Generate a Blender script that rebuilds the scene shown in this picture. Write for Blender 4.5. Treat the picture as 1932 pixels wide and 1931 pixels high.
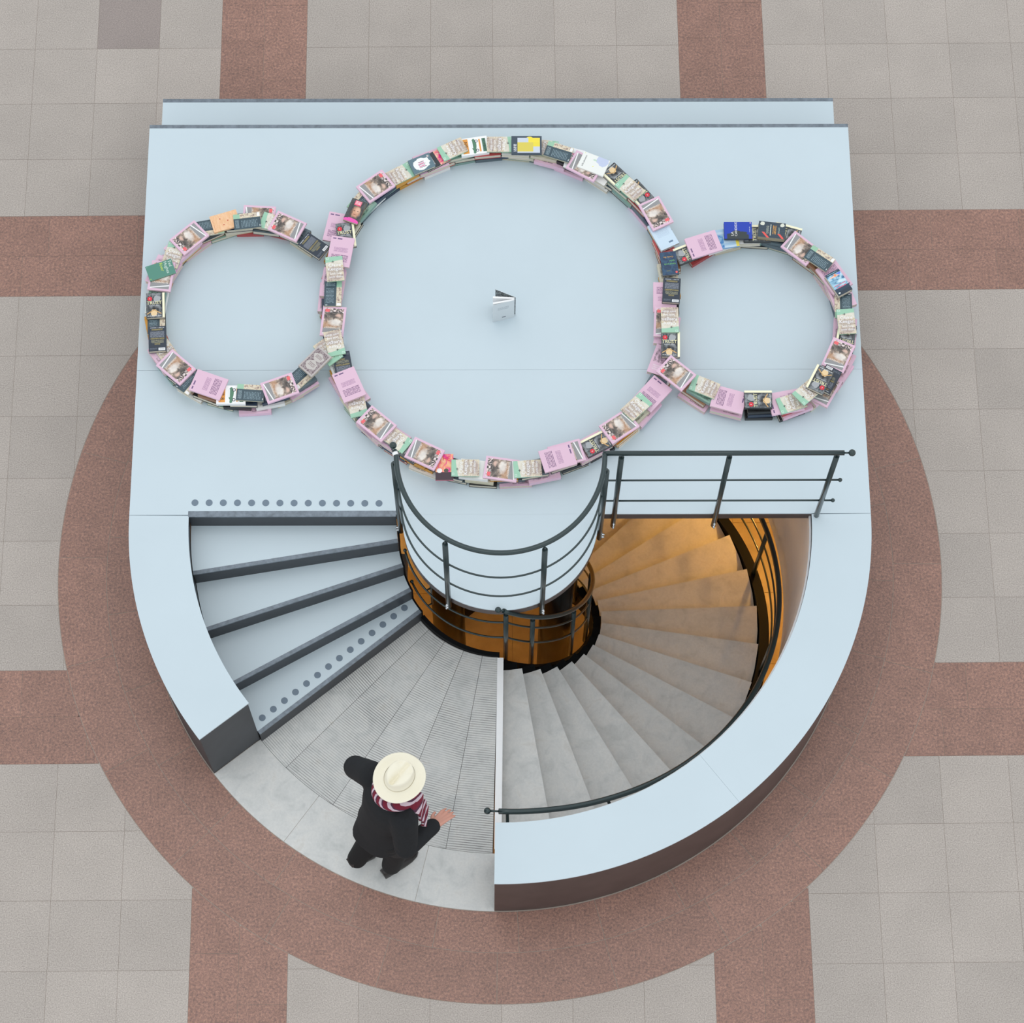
import bpy, bmesh, math, random
from mathutils import Vector, Matrix

for o in list(bpy.data.objects):
    bpy.data.objects.remove(o, do_unlink=True)
SC = bpy.context.scene
COL = SC.collection
PI = math.pi
R = math.radians
random.seed(7)

# ------------------------------------------------------------------ camera
cam_d = bpy.data.cameras.new('camera')
cam = bpy.data.objects.new('camera', cam_d)
COL.objects.link(cam)
rot = Matrix.Rotation(-0.0185, 3, 'Z') @ Matrix.Rotation(0.3567, 3, 'X') @ Matrix.Rotation(0.0147, 3, 'Z')
cam.matrix_world = Matrix.Translation((-0.0288, -5.573, 15.9145)) @ rot.to_4x4()
cam_d.sensor_fit = 'HORIZONTAL'
cam_d.sensor_width = 36
cam_d.lens = 87.254
cam_d.clip_end = 100
SC.camera = cam

# ------------------------------------------------------------------ light and exposure
SC.view_settings.view_transform = 'Standard'
SC.view_settings.look = 'None'
SC.view_settings.exposure = 0.07
SC.view_settings.gamma = 1.0
SC.view_settings.use_curve_mapping = False
world = bpy.data.worlds.new('world')
SC.world = world
world.use_nodes = True
bg = world.node_tree.nodes['Background']
bg.inputs[0].default_value = (0.93, 0.97, 1.0, 1)
bg.inputs[1].default_value = 0.97
sk = bpy.data.lights.new('skylight', 'AREA')
sk.shape = 'RECTANGLE'; sk.size = 13; sk.size_y = 13
sk.energy = 500
sk.color = (1.0, 0.985, 0.96)
sko = bpy.data.objects.new('skylight', sk)
COL.objects.link(sko)
sko.location = (0, 3.0, 23)

# ------------------------------------------------------------------ materials
def new_mat(name):
    m = bpy.data.materials.new(name); m.use_nodes = True
    nt = m.node_tree
    return m, nt, nt.nodes['Principled BSDF']

def lin(c):
    return tuple((x / 255 / 12.92) if x / 255 <= 0.04045 else (((x / 255) + 0.055) / 1.055) ** 2.4 for x in c)

def node(nt, kind, **kw):
    n = nt.nodes.new(kind)
    for k, v in kw.items():
        setattr(n, k, v)
    return n

def mathn(nt, op, a, b=None):
    n = nt.nodes.new('ShaderNodeMath'); n.operation = op
    for i, v in enumerate((a, b)):
        if v is None: continue
        if isinstance(v, (int, float)): n.inputs[i].default_value = v
        else: nt.links.new(v, n.inputs[i])
    return n.outputs[0]

def mixc(nt, fac, a, b, mode='MIX'):
    n = nt.nodes.new('ShaderNodeMix'); n.data_type = 'RGBA'; n.blend_type = mode
    for idx, v in ((0, fac), (6, a), (7, b)):
        if isinstance(v, (int, float)): n.inputs[idx].default_value = v
        elif isinstance(v, tuple): n.inputs[idx].default_value = (*v[:3], 1)
        else: nt.links.new(v, n.inputs[idx])
    return n.outputs[2]

def ramp(nt, fac, stops):
    n = nt.nodes.new('ShaderNodeValToRGB')
    e = n.color_ramp.elements
    while len(e) < len(stops): e.new(0.5)
    for el, (p, c) in zip(e, stops):
        el.position = p; el.color = (*c[:3], 1)
    nt.links.new(fac, n.inputs[0])
    return n.outputs[0]

def noise(nt, vec, scale, detail=2, rough=0.5):
    n = nt.nodes.new('ShaderNodeTexNoise')
    n.inputs['Scale'].default_value = scale
    n.inputs['Detail'].default_value = detail
    n.inputs['Roughness'].default_value = rough
    if vec is not None: nt.links.new(vec, n.inputs['Vector'])
    return n.outputs['Fac']

def bump(nt, bsdf, h, strength, dist=0.01):
    b = nt.nodes.new('ShaderNodeBump')
    b.inputs['Strength'].default_value = strength
    b.inputs['Distance'].default_value = dist
    nt.links.new(h, b.inputs['Height'])
    nt.links.new(b.outputs[0], bsdf.inputs['Normal'])

def plain(name, c, rough=0.5, metal=0.0, var=0.0, scale=8.0, coat=0.0, spec=0.5):
    m, nt, b = new_mat(name)
    c = lin(c)
    b.inputs['Roughness'].default_value = rough
    b.inputs['Metallic'].default_value = metal
    b.inputs['Coat Weight'].default_value = coat
    b.inputs['Specular IOR Level'].default_value = spec
    geo = nt.nodes.new('ShaderNodeNewGeometry')
    f = noise(nt, geo.outputs['Position'], scale, 4, 0.6)
    k = max(var, 0.02)
    nt.links.new(ramp(nt, f, [(0.3, tuple(x * (1 - k) for x in c)), (0.7, tuple(min(1, x * (1 + k)) for x in c))]), b.inputs['Base Color'])
    return m

def granite(name, stops, scale, vary, rough, blot, blot_amt):
    m, nt, b = new_mat(name)
    geo = nt.nodes.new('ShaderNodeNewGeometry')
    pos = geo.outputs['Position']
    f = noise(nt, pos, scale, 5, 0.85)
    c = ramp(nt, f, [(p, lin(s)) for p, s in stops])
    f2 = noise(nt, pos, blot, 3, 0.6)
    c = mixc(nt, 1.0, c, ramp(nt, f2, [(0.3, (1 - blot_amt,) * 3), (0.7, (1 + blot_amt,) * 3)]), 'MULTIPLY')
    oi = nt.nodes.new('ShaderNodeObjectInfo')
    c = mixc(nt, 1.0, c, ramp(nt, oi.outputs['Random'], [(0, (1 - vary,) * 3), (1, (1 + vary, 1 + vary * 0.97, 1 + vary * 0.95))]), 'MULTIPLY')
    nt.links.new(c, b.inputs['Base Color'])
    b.inputs['Roughness'].default_value = rough
    bump(nt, b, f, 0.08, 0.002)
    return m

M = {}
M['grey_granite'] = granite('grey_granite', [(0.32, (129, 120, 114)), (0.47, (168, 159, 152)), (0.56, (186, 177, 169)), (0.72, (216, 208, 200))], 130, 0.05, 0.45, 2.2, 0.05)
M['red_granite'] = granite('red_granite', [(0.26, (66, 58, 62)), (0.40, (122, 95, 88)), (0.54, (158, 119, 104)), (0.72, (200, 158, 138))], 62, 0.06, 0.42, 7, 0.09)
M['joint'] = plain('joint_mortar', (172, 160, 149), 0.8, var=0.1)
M['brown_granite'] = granite('brown_granite', [(0.32, (112, 104, 102)), (0.47, (142, 131, 127)), (0.56, (158, 146, 140)), (0.72, (184, 172, 164))], 130, 0.02, 0.45, 2.2, 0.05)
M['deck'] = plain('deck_paint', (199, 214, 222), 0.38, var=0.012, scale=1.4)
M['steel_edge'] = plain('worn_steel_edge', (118, 128, 138), 0.42, 0.35, var=0.25, scale=30)
M['dark_steel'] = plain('dark_steel_plate', (54, 58, 64), 0.45, 0.2, var=0.16, scale=6)
M['brown_steel'] = plain('brown_steel_plate', (88, 76, 74), 0.4, 0.3, var=0.16, scale=5)
M['rail'] = plain('green_black_rail_paint', (44, 60, 62), 0.28, 0.25, coat=0.3)
M['stringer'] = plain('stringer_paint', (10, 12, 14), 0.6, 0.0, spec=0.12)
M['chrome'] = plain('chrome_nut', (215, 220, 224), 0.18, 1.0)
M['dot'] = plain('marker_dot_grey', (112, 128, 143), 0.6, var=0.05, scale=60)
M['white'] = plain('white_strip', (244, 245, 246), 0.45)
M['liner'] = plain('white_liner', (222, 224, 226), 0.3)
M['page'] = plain('book_pages', (206, 200, 184), 0.8, var=0.08, scale=300)
M['column'] = plain('dark_glossy_column', (16, 15, 15), 0.3, 0.0, spec=0.2)
M['basement'] = plain('basement_wall_paint', (214, 190, 150), 0.6)

def stone(name, groove):
    m, nt, b = new_mat(name)
    geo = nt.nodes.new('ShaderNodeNewGeometry')
    pos = geo.outputs['Position']
    w = nt.nodes.new('ShaderNodeTexNoise'); w.inputs['Scale'].default_value = 9; w.inputs['Detail'].default_value = 5
    w.inputs['Distortion'].default_value = 0.8
    nt.links.new(pos, w.inputs['Vector'])
    c = ramp(nt, w.outputs['Fac'], [(0.28, lin((197, 199, 197))), (0.46, lin((210, 211, 209))), (0.62, lin((216, 216, 213))), (0.75, lin((206, 204, 199)))])
    f2 = noise(nt, pos, 60, 3, 0.7)
    c = mixc(nt, 1.0, c, ramp(nt, f2, [(0.3, (0.93,) * 3), (0.7, (1.03,) * 3)]), 'MULTIPLY')
    oi = nt.nodes.new('ShaderNodeObjectInfo')
    c = mixc(nt, 1.0, c, ramp(nt, oi.outputs['Random'], [(0, (0.94,) * 3), (1, (1.04,) * 3)]), 'MULTIPLY')
    if groove:
        tc = nt.nodes.new('ShaderNodeTexCoord')
        s = nt.nodes.new('ShaderNodeSeparateXYZ')
        nt.links.new(tc.outputs['Object'], s.inputs[0])
        fr = mathn(nt, 'FRACT', mathn(nt, 'MULTIPLY', s.outputs[0], 1 / 0.0157))
        line = mathn(nt, 'GREATER_THAN', fr, 0.66)
        wear = noise(nt, pos, 3.0, 4, 0.6)
        dirt = ramp(nt, wear, [(0.38, (0.2,) * 3), (0.70, (0.85,) * 3)])
        c = mixc(nt, mathn(nt, 'MULTIPLY', line, dirt), c, lin((104, 101, 100)))
        bump(nt, b, mathn(nt, 'SUBTRACT', 1.0, line), 0.5, 0.003)
    nt.links.new(c, b.inputs['Base Color'])
    b.inputs['Roughness'].default_value = 0.5
    return m
M['stone'] = stone('pale_limestone', False)
M['groove_stone'] = stone('grooved_limestone', True)

def basement_floor_mat():
    m, nt, b = new_mat('basement_stone_floor')
    geo = nt.nodes.new('ShaderNodeNewGeometry')
    f = noise(nt, geo.outputs['Position'], 7, 4, 0.6)
    nt.links.new(ramp(nt, f, [(0.3, lin((188, 176, 150))), (0.7, lin((212, 200, 172)))]), b.inputs['Base Color'])
    b.inputs['Roughness'].default_value = 0.35
    return m
M['basement_floor'] = basement_floor_mat()

# ------------------------------------------------------------------ mesh helpers
def add_box(bm, x0, x1, y0, y1, z0, z1, mi=0):
    v = [bm.verts.new((x, y, z)) for z in (z0, z1) for (x, y) in ((x0, y0), (x1, y0), (x1, y1), (x0, y1))]
    fs = [(0, 3, 2, 1), (4, 5, 6, 7), (0, 1, 5, 4), (1, 2, 6, 5), (2, 3, 7, 6), (3, 0, 4, 7)]
    out = []
    for f in fs:
        q = bm.faces.new([v[i] for i in f]); q.material_index = mi; out.append(q)
    return out          # [bottom, top, front(-y), right, back, left]

def add_prism(bm, poly, z0, z1, mi_top=0, mi_side=0):
    lo = [bm.verts.new((x, y, z0)) for x, y in poly]
    hi = [bm.verts.new((x, y, z1)) for x, y in poly]
    n = len(poly)
    t = bm.faces.new(hi); t.material_index = mi_top
    b = bm.faces.new(lo[::-1]); b.material_index = mi_side
    for i in range(n):
        f = bm.faces.new((lo[i], lo[(i + 1) % n], hi[(i + 1) % n], hi[i])); f.material_index = mi_side

def arc_pts(r, a0, a1, n, c=(0, 0)):
    return [(c[0] + r * math.cos(R(a0 + (a1 - a0) * i / n)), c[1] + r * math.sin(R(a0 + (a1 - a0) * i / n))) for i in range(n + 1)]

def add_arc(bm, r0, r1, a0, a1, z0, z1, n=24, mi_top=0, mi_side=0, dz=0.0):
    """curved bar between two radii; dz lets it drop along its length"""
    secs = []
    for i in range(n + 1):
        a = R(a0 + (a1 - a0) * i / n); d = dz * i / n
        ca, sa = math.cos(a), math.sin(a)
        secs.append([bm.verts.new((r * ca, r * sa, z + d)) for r, z in ((r0, z0), (r1, z0), (r1, z1), (r0, z1))])
    s = 1 if a1 > a0 else -1
    for i in range(n):
        p, q = secs[i], secs[i + 1]
        for j in range(4):
            f = bm.faces.new((p[j], q[j], q[(j + 1) % 4], p[(j + 1) % 4])) if s < 0 else bm.faces.new((p[j], p[(j + 1) % 4], q[(j + 1) % 4], q[j]))
            f.material_index = mi_top if j == 2 else mi_side
    for sec, fl in ((secs[0], s > 0), (secs[-1], s < 0)):
        f = bm.faces.new(sec[::-1] if fl else sec); f.material_index = mi_side

def add_tube(bm, pts, rad, seg=10, caps=True, closed=False):
    pts = [Vector(p) for p in pts]
    rads = rad if isinstance(rad, (list, tuple)) else [rad] * len(pts)
    rings = []; n = len(pts); prev = None
    for i, p in enumerate(pts):
        if closed: t = (pts[(i + 1) % n] - pts[i - 1])
        else: t = pts[min(i + 1, n - 1)] - pts[max(i - 1, 0)]
        t.normalize()
        if prev is None:
            up = Vector((0, 0, 1)) if abs(t.z) < 0.9 else Vector((1, 0, 0))
            a = t.cross(up).normalized()
        else:
            a = (prev - t * prev.dot(t)).normalized()
        prev = a
        b = t.cross(a)
        rings.append([bm.verts.new(p + (a * math.cos(2 * PI * k / seg) + b * math.sin(2 * PI * k / seg)) * rads[i]) for k in range(seg)])
    m = n if closed else n - 1
    for i in range(m):
        p, q = rings[i], rings[(i + 1) % n]
        for k in range(seg):
            f = bm.faces.new((p[k], q[k], q[(k + 1) % seg], p[(k + 1) % seg])); f.smooth = True
    if caps and not closed:
        bm.faces.new(rings[0]); bm.faces.new(rings[-1][::-1])

def add_ball(bm, c, r, seg=14, scale=(1, 1, 1)):
    mt = Matrix.Translation(c) @ Matrix.Diagonal((r * scale[0], r * scale[1], r * scale[2], 1))
    g = bmesh.ops.create_uvsphere(bm, u_segments=seg, v_segments=seg // 2 + 1, radius=1, matrix=mt)
    for v in g['verts']:
        for f in v.link_faces: f.smooth = True

def mesh_of(name, bm, mats):
    bmesh.ops.recalc_face_normals(bm, faces=bm.faces[:])
    me = bpy.data.meshes.new(name)
    bm.to_mesh(me); bm.free()
    for m in (mats if isinstance(mats, (list, tuple)) else [mats]):
        me.materials.append(m)
    return me

def link(name, me, parent=None):
    o = bpy.data.objects.new(name, me); COL.objects.link(o)
    if parent is not None: o.parent = parent
    return o

def obj(name, bm, mats, parent=None):
    return link(name, mesh_of(name, bm, mats), parent)

def tag(o, label=None, cat=None, group=None, kind=None):
    if label: o['label'] = label
    if cat: o['category'] = cat
    if group: o['group'] = group
    if kind: o['kind'] = kind
    return o

def empty(name, loc=(0, 0, 0), rz=0.0):
    o = bpy.data.objects.new(name, None); COL.objects.link(o)
    o.empty_display_size = 0.05
    o.location = loc; o.rotation_euler = (0, 0, rz)
    return o

# shared dimensions (metres; the stair axis is the origin, atrium floor z = 0)
H = 0.853          # deck height
RO, RI = 2.40, 2.02
YB = 2.88          # back edge of the deck
YF = 0.02          # front edge of the deck at the stair opening
SLAB = -0.70       # underside of the atrium floor slab
ZB = -3.08         # basement floor

# ================================================================== atrium floor
bm = bmesh.new()
add_arc(bm, 2.035, 9.5, 0, 360, SLAB, -0.0022, 72)
floor = tag(obj('floor', bm, M['joint']), 'atrium floor of grey granite tiles crossed by red granite bands', 'floor', kind='structure')

TH = 0.006
def rotf(x, y):
    return (x * math.cos(TH) - y * math.sin(TH), x * math.sin(TH) + y * math.cos(TH))

RG = 2.996
def outside_disc(poly, r):
    """parts of a convex polygon lying outside a disc about the origin"""
    dense = []
    n = len(poly)
    for i in range(n):
        a, b = poly[i], poly[(i + 1) % n]
        for k in range(24):
            t = k / 24
            dense.append((a[0] + (b[0] - a[0]) * t, a[1] + (b[1] - a[1]) * t))
    keep = [math.hypot(*p) >= r for p in dense]
    if all(keep): return [poly]
    if not any(keep): return []
    m = len(dense); runs = []
    start = next(i for i in range(m) if keep[i] and not keep[i - 1])
    i = 0; cur = []
    while i < m:
        j = (start + i) % m
        if keep[j]: cur.append(dense[j])
        elif cur: runs.append(cur); cur = []
        i += 1
    if cur: runs.append(cur)
    out = []
    for run in runs:
        if len(run) < 3: continue
        # snap both ends to the circle and close along the arc
        a1 = math.atan2(run[-1][1], run[-1][0]); a0 = math.atan2(run[0][1], run[0][0])
        d = a0 - a1
        while d > PI: d -= 2 * PI
        while d < -PI: d += 2 * PI
        arc = [(r * math.cos(a1 + d * k / 8), r * math.sin(a1 + d * k / 8)) for k in range(9)]
        pts = [run[0]]
        for q in range(1, len(run) - 1):        # drop collinear points
            ax, ay = run[q][0] - run[q - 1][0], run[q][1] - run[q - 1][1]
            bx, by = run[q + 1][0] - run[q][0], run[q + 1][1] - run[q][1]
            if abs(ax * by - ay * bx) > 1e-7: pts.append(run[q])
        pts.append(run[-1])
        out.append(pts + arc)
    return out

def hidden(poly):          # wholly under the stair platform
    return all(abs(x) < 2.36 and -0.3 < y < 3.3 for x, y in poly)

def cxy(a, b): return (a + b) / 2
far_bm = {'grey_granite': bmesh.new(), 'red_granite': bmesh.new()}
def tile(name, x0, x1, y0, y1, mat):
    g = 0.0011
    if abs(cxy(x0, x1) + 2.70) < 0.15 and abs(cxy(y0, y1) - 4.24) < 0.2: mat = 'brown_granite'
    poly = [rotf(x0 + g, y0 + g), rotf(x1 - g, y0 + g), rotf(x1 - g, y1 - g), rotf(x0 + g, y1 - g)]
    cx = sum(p[0] for p in poly) / 4; cy = sum(p[1] for p in poly) / 4
    for pl in outside_disc(poly, RG + 0.002):
        if hidden(pl): continue
        if abs(cx) > 4.15 or cy > 4.75 or cy < -3.45:
            add_prism(far_bm[mat], pl, -0.03, 0.0)
            continue
        bm = bmesh.new()
        add_prism(bm, [(x - cx, y - cy) for x, y in pl], -0.03, 0.0)
        o = obj(name, bm, M[mat], floor); o.location = (cx, cy, 0)

XB = [(-2.015, -1.387), (1.347, 1.975)]           # red bands running away from the camera
YBAND = [(2.007, 2.640), (-1.393, -0.750)]         # red bands running across
def splits(a, b, size):
    n = max(1, round((b - a) / size)); return [a + (b - a) * i / n for i in range(n + 1)]
gx = [-2.015 - 0.455 * k for k in range(12, 0, -1)]
xs = gx + [-2.015] ; xs2 = splits(-1.387, 1.347, 0.456); xs3 = [1.975 + 0.455 * k for k in range(13)]
ys_top = [2.640 + 0.457 * k for k in range(12)]
ys_mid = splits(-0.750, 2.007, 0.459)
ys_bot = [-1.393 - 0.455 * k for k in range(12, 0, -1)] + [-1.393]
for cols in (xs, xs2, xs3):
    for rows in (ys_top, ys_mid, ys_bot):
        for a, b in zip(cols, cols[1:]):
            for c, d in zip(rows, rows[1:]):
                tile('granite_tile', a, b, c, d, 'grey_granite')
def band_x(xa, xb, ya, yb, off):       # slabs laid along y in two staggered rows
    xm = (xa + xb) / 2
    for k, (p, q) in enumerate(((xa, xm), (xm, xb))):
        y = ya - 0.63 + off + 0.30 * k
        while y < yb:
            c, d = max(y, ya), min(y + 0.63, yb)
            if d - c > 0.02: tile('red_slab', p, q, c, d, 'red_granite')
            y += 0.63
def band_y(ya, yb, xa, xb, off):
    ym = (ya + yb) / 2
    for k, (p, q) in enumerate(((ym, yb), (ya, ym))):
        x = xa - 0.63 + off + 0.45 * k
        while x < xb:
            c, d = max(x, xa), min(x + 0.63, xb)
            if d - c > 0.02: tile('red_slab', c, d, p, q, 'red_granite')
            x += 0.63
XMIN, XMAX, YMIN, YMAX = gx[0], xs3[-1], ys_bot[0], ys_top[-1]
for xa, xb in XB:
    band_x(xa, xb, 2.640, YMAX, 0.17); band_x(xa, xb, -0.750, 2.007, 0.2); band_x(xa, xb, YMIN, -1.393, 0.42)
for ya, yb in YBAND:
    band_y(ya, yb, XMIN, XMAX, 0.50)
for k, b in far_bm.items():
    o = obj('outlying_tiles' if k == 'grey_granite' else 'outlying_slabs', b, M[k], floor); o['kind'] = 'stuff'

# red granite ring round the stair: two rows of curved slabs
def ring_row(r0, r1, joints):
    for a, b in zip(joints, joints[1:]):
        bm = bmesh.new()
        g = math.degrees(0.0019 / ((r0 + r1) / 2))
        c = (a + b) / 2; n = 8
        inner = [r0 + 0.0019, r1 - 0.0019]
        po = arc_pts(inner[1], a - c + g, b - c - g, n) + arc_pts(inner[0], a - c + g, b - c - g, n)[::-1]
        rc = (r0 + r1) / 2
        add_prism(bm, [(x - rc, y) for x, y in po], -0.03, 0.0)
        o = obj('ring_slab', bm, M['red_granite'], floor)
        o.location = (rc * math.cos(R(c)), rc * math.sin(R(c)), 0); o.rotation_euler = (0, 0, R(c))
ring_row(RO + 0.002, 2.668, [-220 + 12.04 * k for k in range(23)])
ring_row(2.668, RG, [-225.6 + 15 * k for k in range(19)])

# limestone landing: plain outer slabs and grooved wedges
def wedge(name, r0, r1, a, b, mat, n=10):
    bm = bmesh.new(); c = (a + b) / 2
    g0, g1 = math.degrees(0.0012 / r0), math.degrees(0.0012 / r1)
    po = arc_pts(r1 - 0.0012, a - c + g1, b - c - g1, n) + arc_pts(r0 + 0.0012, a - c + g0, b - c - g0, n)[::-1]
    add_prism(bm, po, -0.05, 0.0)
    o = obj(name, bm, mat, floor); o.rotation_euler = (0, 0, R(c))
    return o
for a, b in ((-141.9, -126.2), (-126.2, -103.5), (-103.5, -91.1)):
    wedge('landing_slab', 2.02, RO, a, b, M['stone'])
for a, b in zip((-141.6, -134.5, -123.1, -111.2, -100.3, -91.6), (-134.5, -123.1, -111.2, -100.3, -91.6)):
    wedge('grooved_slab', 0.685, 2.02, a, b, M['groove_stone'])
bm = bmesh.new()
add_prism(bm, [(-0.046, -1.99), (0.001, -1.99), (0.019, -0.69), (-0.022, -0.69)], -0.05, 0.004)
o = tag(obj('nosing_strip', bm, M['white'], floor), 'white ribbed nosing strip')
bm = bmesh.new()
add_arc(bm, 0.64, 2.034, -186, -91.5, -0.30, -0.052, 30)
obj('landing_bed', bm, M['joint'], floor)
# curved white lining of the opening and its dark lip
bm = bmesh.new(); add_arc(bm, 2.004, 2.016, -90.5, 75, -0.75, H - 0.05, 60)
tag(obj('opening_liner', bm, M['liner'], floor), 'curved white lining of the stair opening')
bm = bmesh.new(); add_arc(bm, 2.004, 2.034, 75, 268, SLAB - 0.05, -0.31, 60)
tag(obj('opening_liner', bm, M['liner'], floor), 'curved white lining of the stair opening')

# ================================================================== basement shell
bm = bmesh.new(); add_arc(bm, 0.0001, 5.2, 0, 360, ZB - 0.2, ZB - 0.006, 48)
fb = tag(obj('floor_basement', bm, M['joint']), 'basement floor of pale stone tiles in warm lamplight', 'floor', kind='structure')
for i in range(-4, 4):
    for j in range(-4, 4):
        x, y = i * 0.6 + 0.1, j * 0.6 + 0.2
        bm = bmesh.new(); add_box(bm, -0.2985, 0.2985, -0.2985, 0.2985, -0.03, 0.0)
        o = obj('floor_tile', bm, M['basement_floor'], fb); o.location = (x + 0.3, y + 0.3, ZB)
bm = bmesh.new(); add_arc(bm, 4.7, 4.8, 0, 360, ZB, SLAB, 64)
tag(obj('wall_basement', bm, M['basement']), 'round basement wall painted a warm cream', 'wall', kind='structure')
for k, (rr, a, e) in enumerate(((2.7, 33, 52), (3.9, 80, 60), (3.9, 140, 60), (3.9, 200, 66), (3.9, -35, 46), (3.9, 268, 46))):
    x, y = rr * math.cos(R(a)), rr * math.sin(R(a))
    bm = bmesh.new()
    add_tube(bm, [(0, 0, 0), (0, 0, -0.045)], 0.10, 20)
    t = tag(obj('ceiling_lamp', bm, M['white']), 'round white basement ceiling lamp, %s' % ('first', 'second', 'third', 'fourth', 'fifth', 'sixth')[k] + ' counting from the white lining', 'lamp', 'basement ceiling lamps')
    t.location = (x, y, SLAB)
    ld = bpy.data.lights.new('lamp_bulb', 'POINT'); ld.energy = e; ld.color = (1.0, 0.50, 0.11); ld.shadow_soft_size = 0.06
    lo = bpy.data.objects.new('lamp_bulb', ld); COL.objects.link(lo); lo.parent = t; lo.location = (0, 0, -0.14)
for (x, y, rr, s) in ((-0.37, -0.06, 0.115, 'left'), (0.39, -0.10, 0.115, 'right')):
    bm = bmesh.new()
    add_tube(bm, [(0, 0, 0.03), (0, 0, 0.72 - ZB)], rr, 28)
    t = empty('column', (x, y, ZB))
    tag(t, 'dark glossy round steel column, the %s one under the curved balcony' % s, 'column', 'columns under the balcony')
    obj('shaft', bm, M['column'], t)
    bm = bmesh.new(); add_tube(bm, [(0, 0, 0), (0, 0, 0.03)], rr + 0.05, 28); obj('base_plate', bm, M['stringer'], t)
    bm = bmesh.new(); add_tube(bm, [(0, 0, 0.72 - ZB), (0, 0, 0.755 - ZB)], rr + 0.04, 28); obj('cap_plate', bm, M['stringer'], t)

# ================================================================== stair platform
plat = tag(empty('stair_platform'), 'pale blue-white stair platform with curved rim and dark steel sides', 'platform')
def flat(name, poly, z0, z1, mat, parent, label=None):
    bm = bmesh.new(); add_prism(bm, poly, z0, z1)
    o = obj(name, bm, mat, parent)
    if label: o['label'] = label
    return o
ys = 1.04                                                # seam across the deck
flat('deck_panel', [(-RO, ys + 0.0007), (RO, ys + 0.0007), (RO, YB - 0.026), (-RO, YB - 0.026)], H - 0.012, H, M['deck'], plat)
flat('deck_panel', [(-RO, YF + 0.0007), (-RI, YF + 0.0007), (-RI, YF + 0.026), (-0.676, YF + 0.026), (-0.676, YF + 0.0007), (RO, YF + 0.0007), (RO, ys - 0.0007), (-RO, ys - 0.0007)], H - 0.012, H, M['deck'], plat)
tongue_r = 0.634
flat('balcony_panel', [(-tongue_r, YF + 0.0003)] + arc_pts(tongue_r, 180, 360, 48) + [(tongue_r, YF + 0.0003)], H - 0.012, H, M['deck'], plat)
bm = bmesh.new()                                        # deck body: dark edges all round
add_prism(bm, [(-RO + 0.004, YF + 0.002), (-tongue_r + 0.002, YF + 0.002)] + arc_pts(tongue_r - 0.002, 181, 359, 48) + [(tongue_r - 0.002, YF + 0.002), (RO - 0.004, YF + 0.002), (RO - 0.004, YB - 0.03), (-RO + 0.004, YB - 0.03)], H - 0.095, H - 0.0125)
tag(obj('deck_body', bm, M['brown_steel'], plat), 'dark edge of the deck')
flat('edge_strip', [(-RO, YB - 0.0255), (RO, YB - 0.0255), (RO, YB), (-RO, YB)], H - 0.03, H + 0.001, M['steel_edge'], plat, 'worn steel strip along the back edge')
flat('edge_strip', [(-RI + 0.001, YF - 0.013), (-0.677, YF - 0.013), (-0.677, YF + 0.0255), (-RI + 0.001, YF + 0.0255)], H - 0.012, H + 0.001, M['steel_edge'], plat, 'worn steel strip at the top stair')
# rim: white tops in panels, dark body
def rim(a0, a1, joints):
    bm = bmesh.new(); add_arc(bm, RI + 0.003, RO - 0.004, a0 + 0.05, a1 - 0.05, 0.0, H - 0.0125, 60)
    obj('rim_wall', bm, M['brown_steel'] if a0 > -100 else M['dark_steel'], plat)
    js = [a0] + joints + [a1]
    for a, b in zip(js, js[1:]):
        bm = bmesh.new(); add_arc(bm, RI - 0.004, RO, a + 0.012, b - 0.012, H - 0.012, H, 40)
        obj('rim_panel', bm, M['deck'], plat)
rim(-180.46, -141.9, [])
rim(-91.1, 0.45, [-52])
# side walls under the straight part, back riser and the low back step
for s in (-1, 1):
    flat('side_wall', [(s * (RO - 0.004), 0.03), (s * (RO - 0.05), 0.03), (s * (RO - 0.05), YB - 0.03), (s * (RO - 0.004), YB - 0.03)][::s], 0.0, H - 0.0955, M['brown_steel'], plat)
flat('back_riser', [(-RO + 0.05, YB - 0.06), (RO - 0.05, YB - 0.06), (RO - 0.05, YB - 0.032), (-RO + 0.05, YB - 0.032)], 0.0, H - 0.0955, M['dark_steel'], plat)
bs = tag(empty('back_step', (0, YB, 0)), 'long low pale step running along the back of the platform', 'step')
flat('step_body', [(-2.375, 0.002), (2.365, 0.002), (2.365, 0.435), (-2.375, 0.435)], 0.0, 0.428, M['brown_steel'], bs)
flat('step_top', [(-2.38, 0.0), (2.37, 0.0), (2.37, 0.413), (-2.38, 0.413)], 0.4285, 0.44, M['deck'], bs)
flat('edge_strip', [(-2.38, 0.4135), (2.37, 0.4135), (2.37, 0.44), (-2.38, 0.44)], 0.4285, 0.441, M['steel_edge'], bs, 'worn steel strip')
# grey dots stuck to the deck
dot_bm = bmesh.new(); add_tube(dot_bm, [(0, 0, 0), (0, 0, 0.0012)], 0.0225, 24)
for f in dot_bm.faces: f.smooth = False
dot_me = mesh_of('marker_dot', dot_bm, M['dot'])
for i in range(14):
    o = link('marker_dot', dot_me, plat); o.location = (-1.979 + 0.0917 * i, 0.105 - 0.0006 * i, H)

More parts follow.
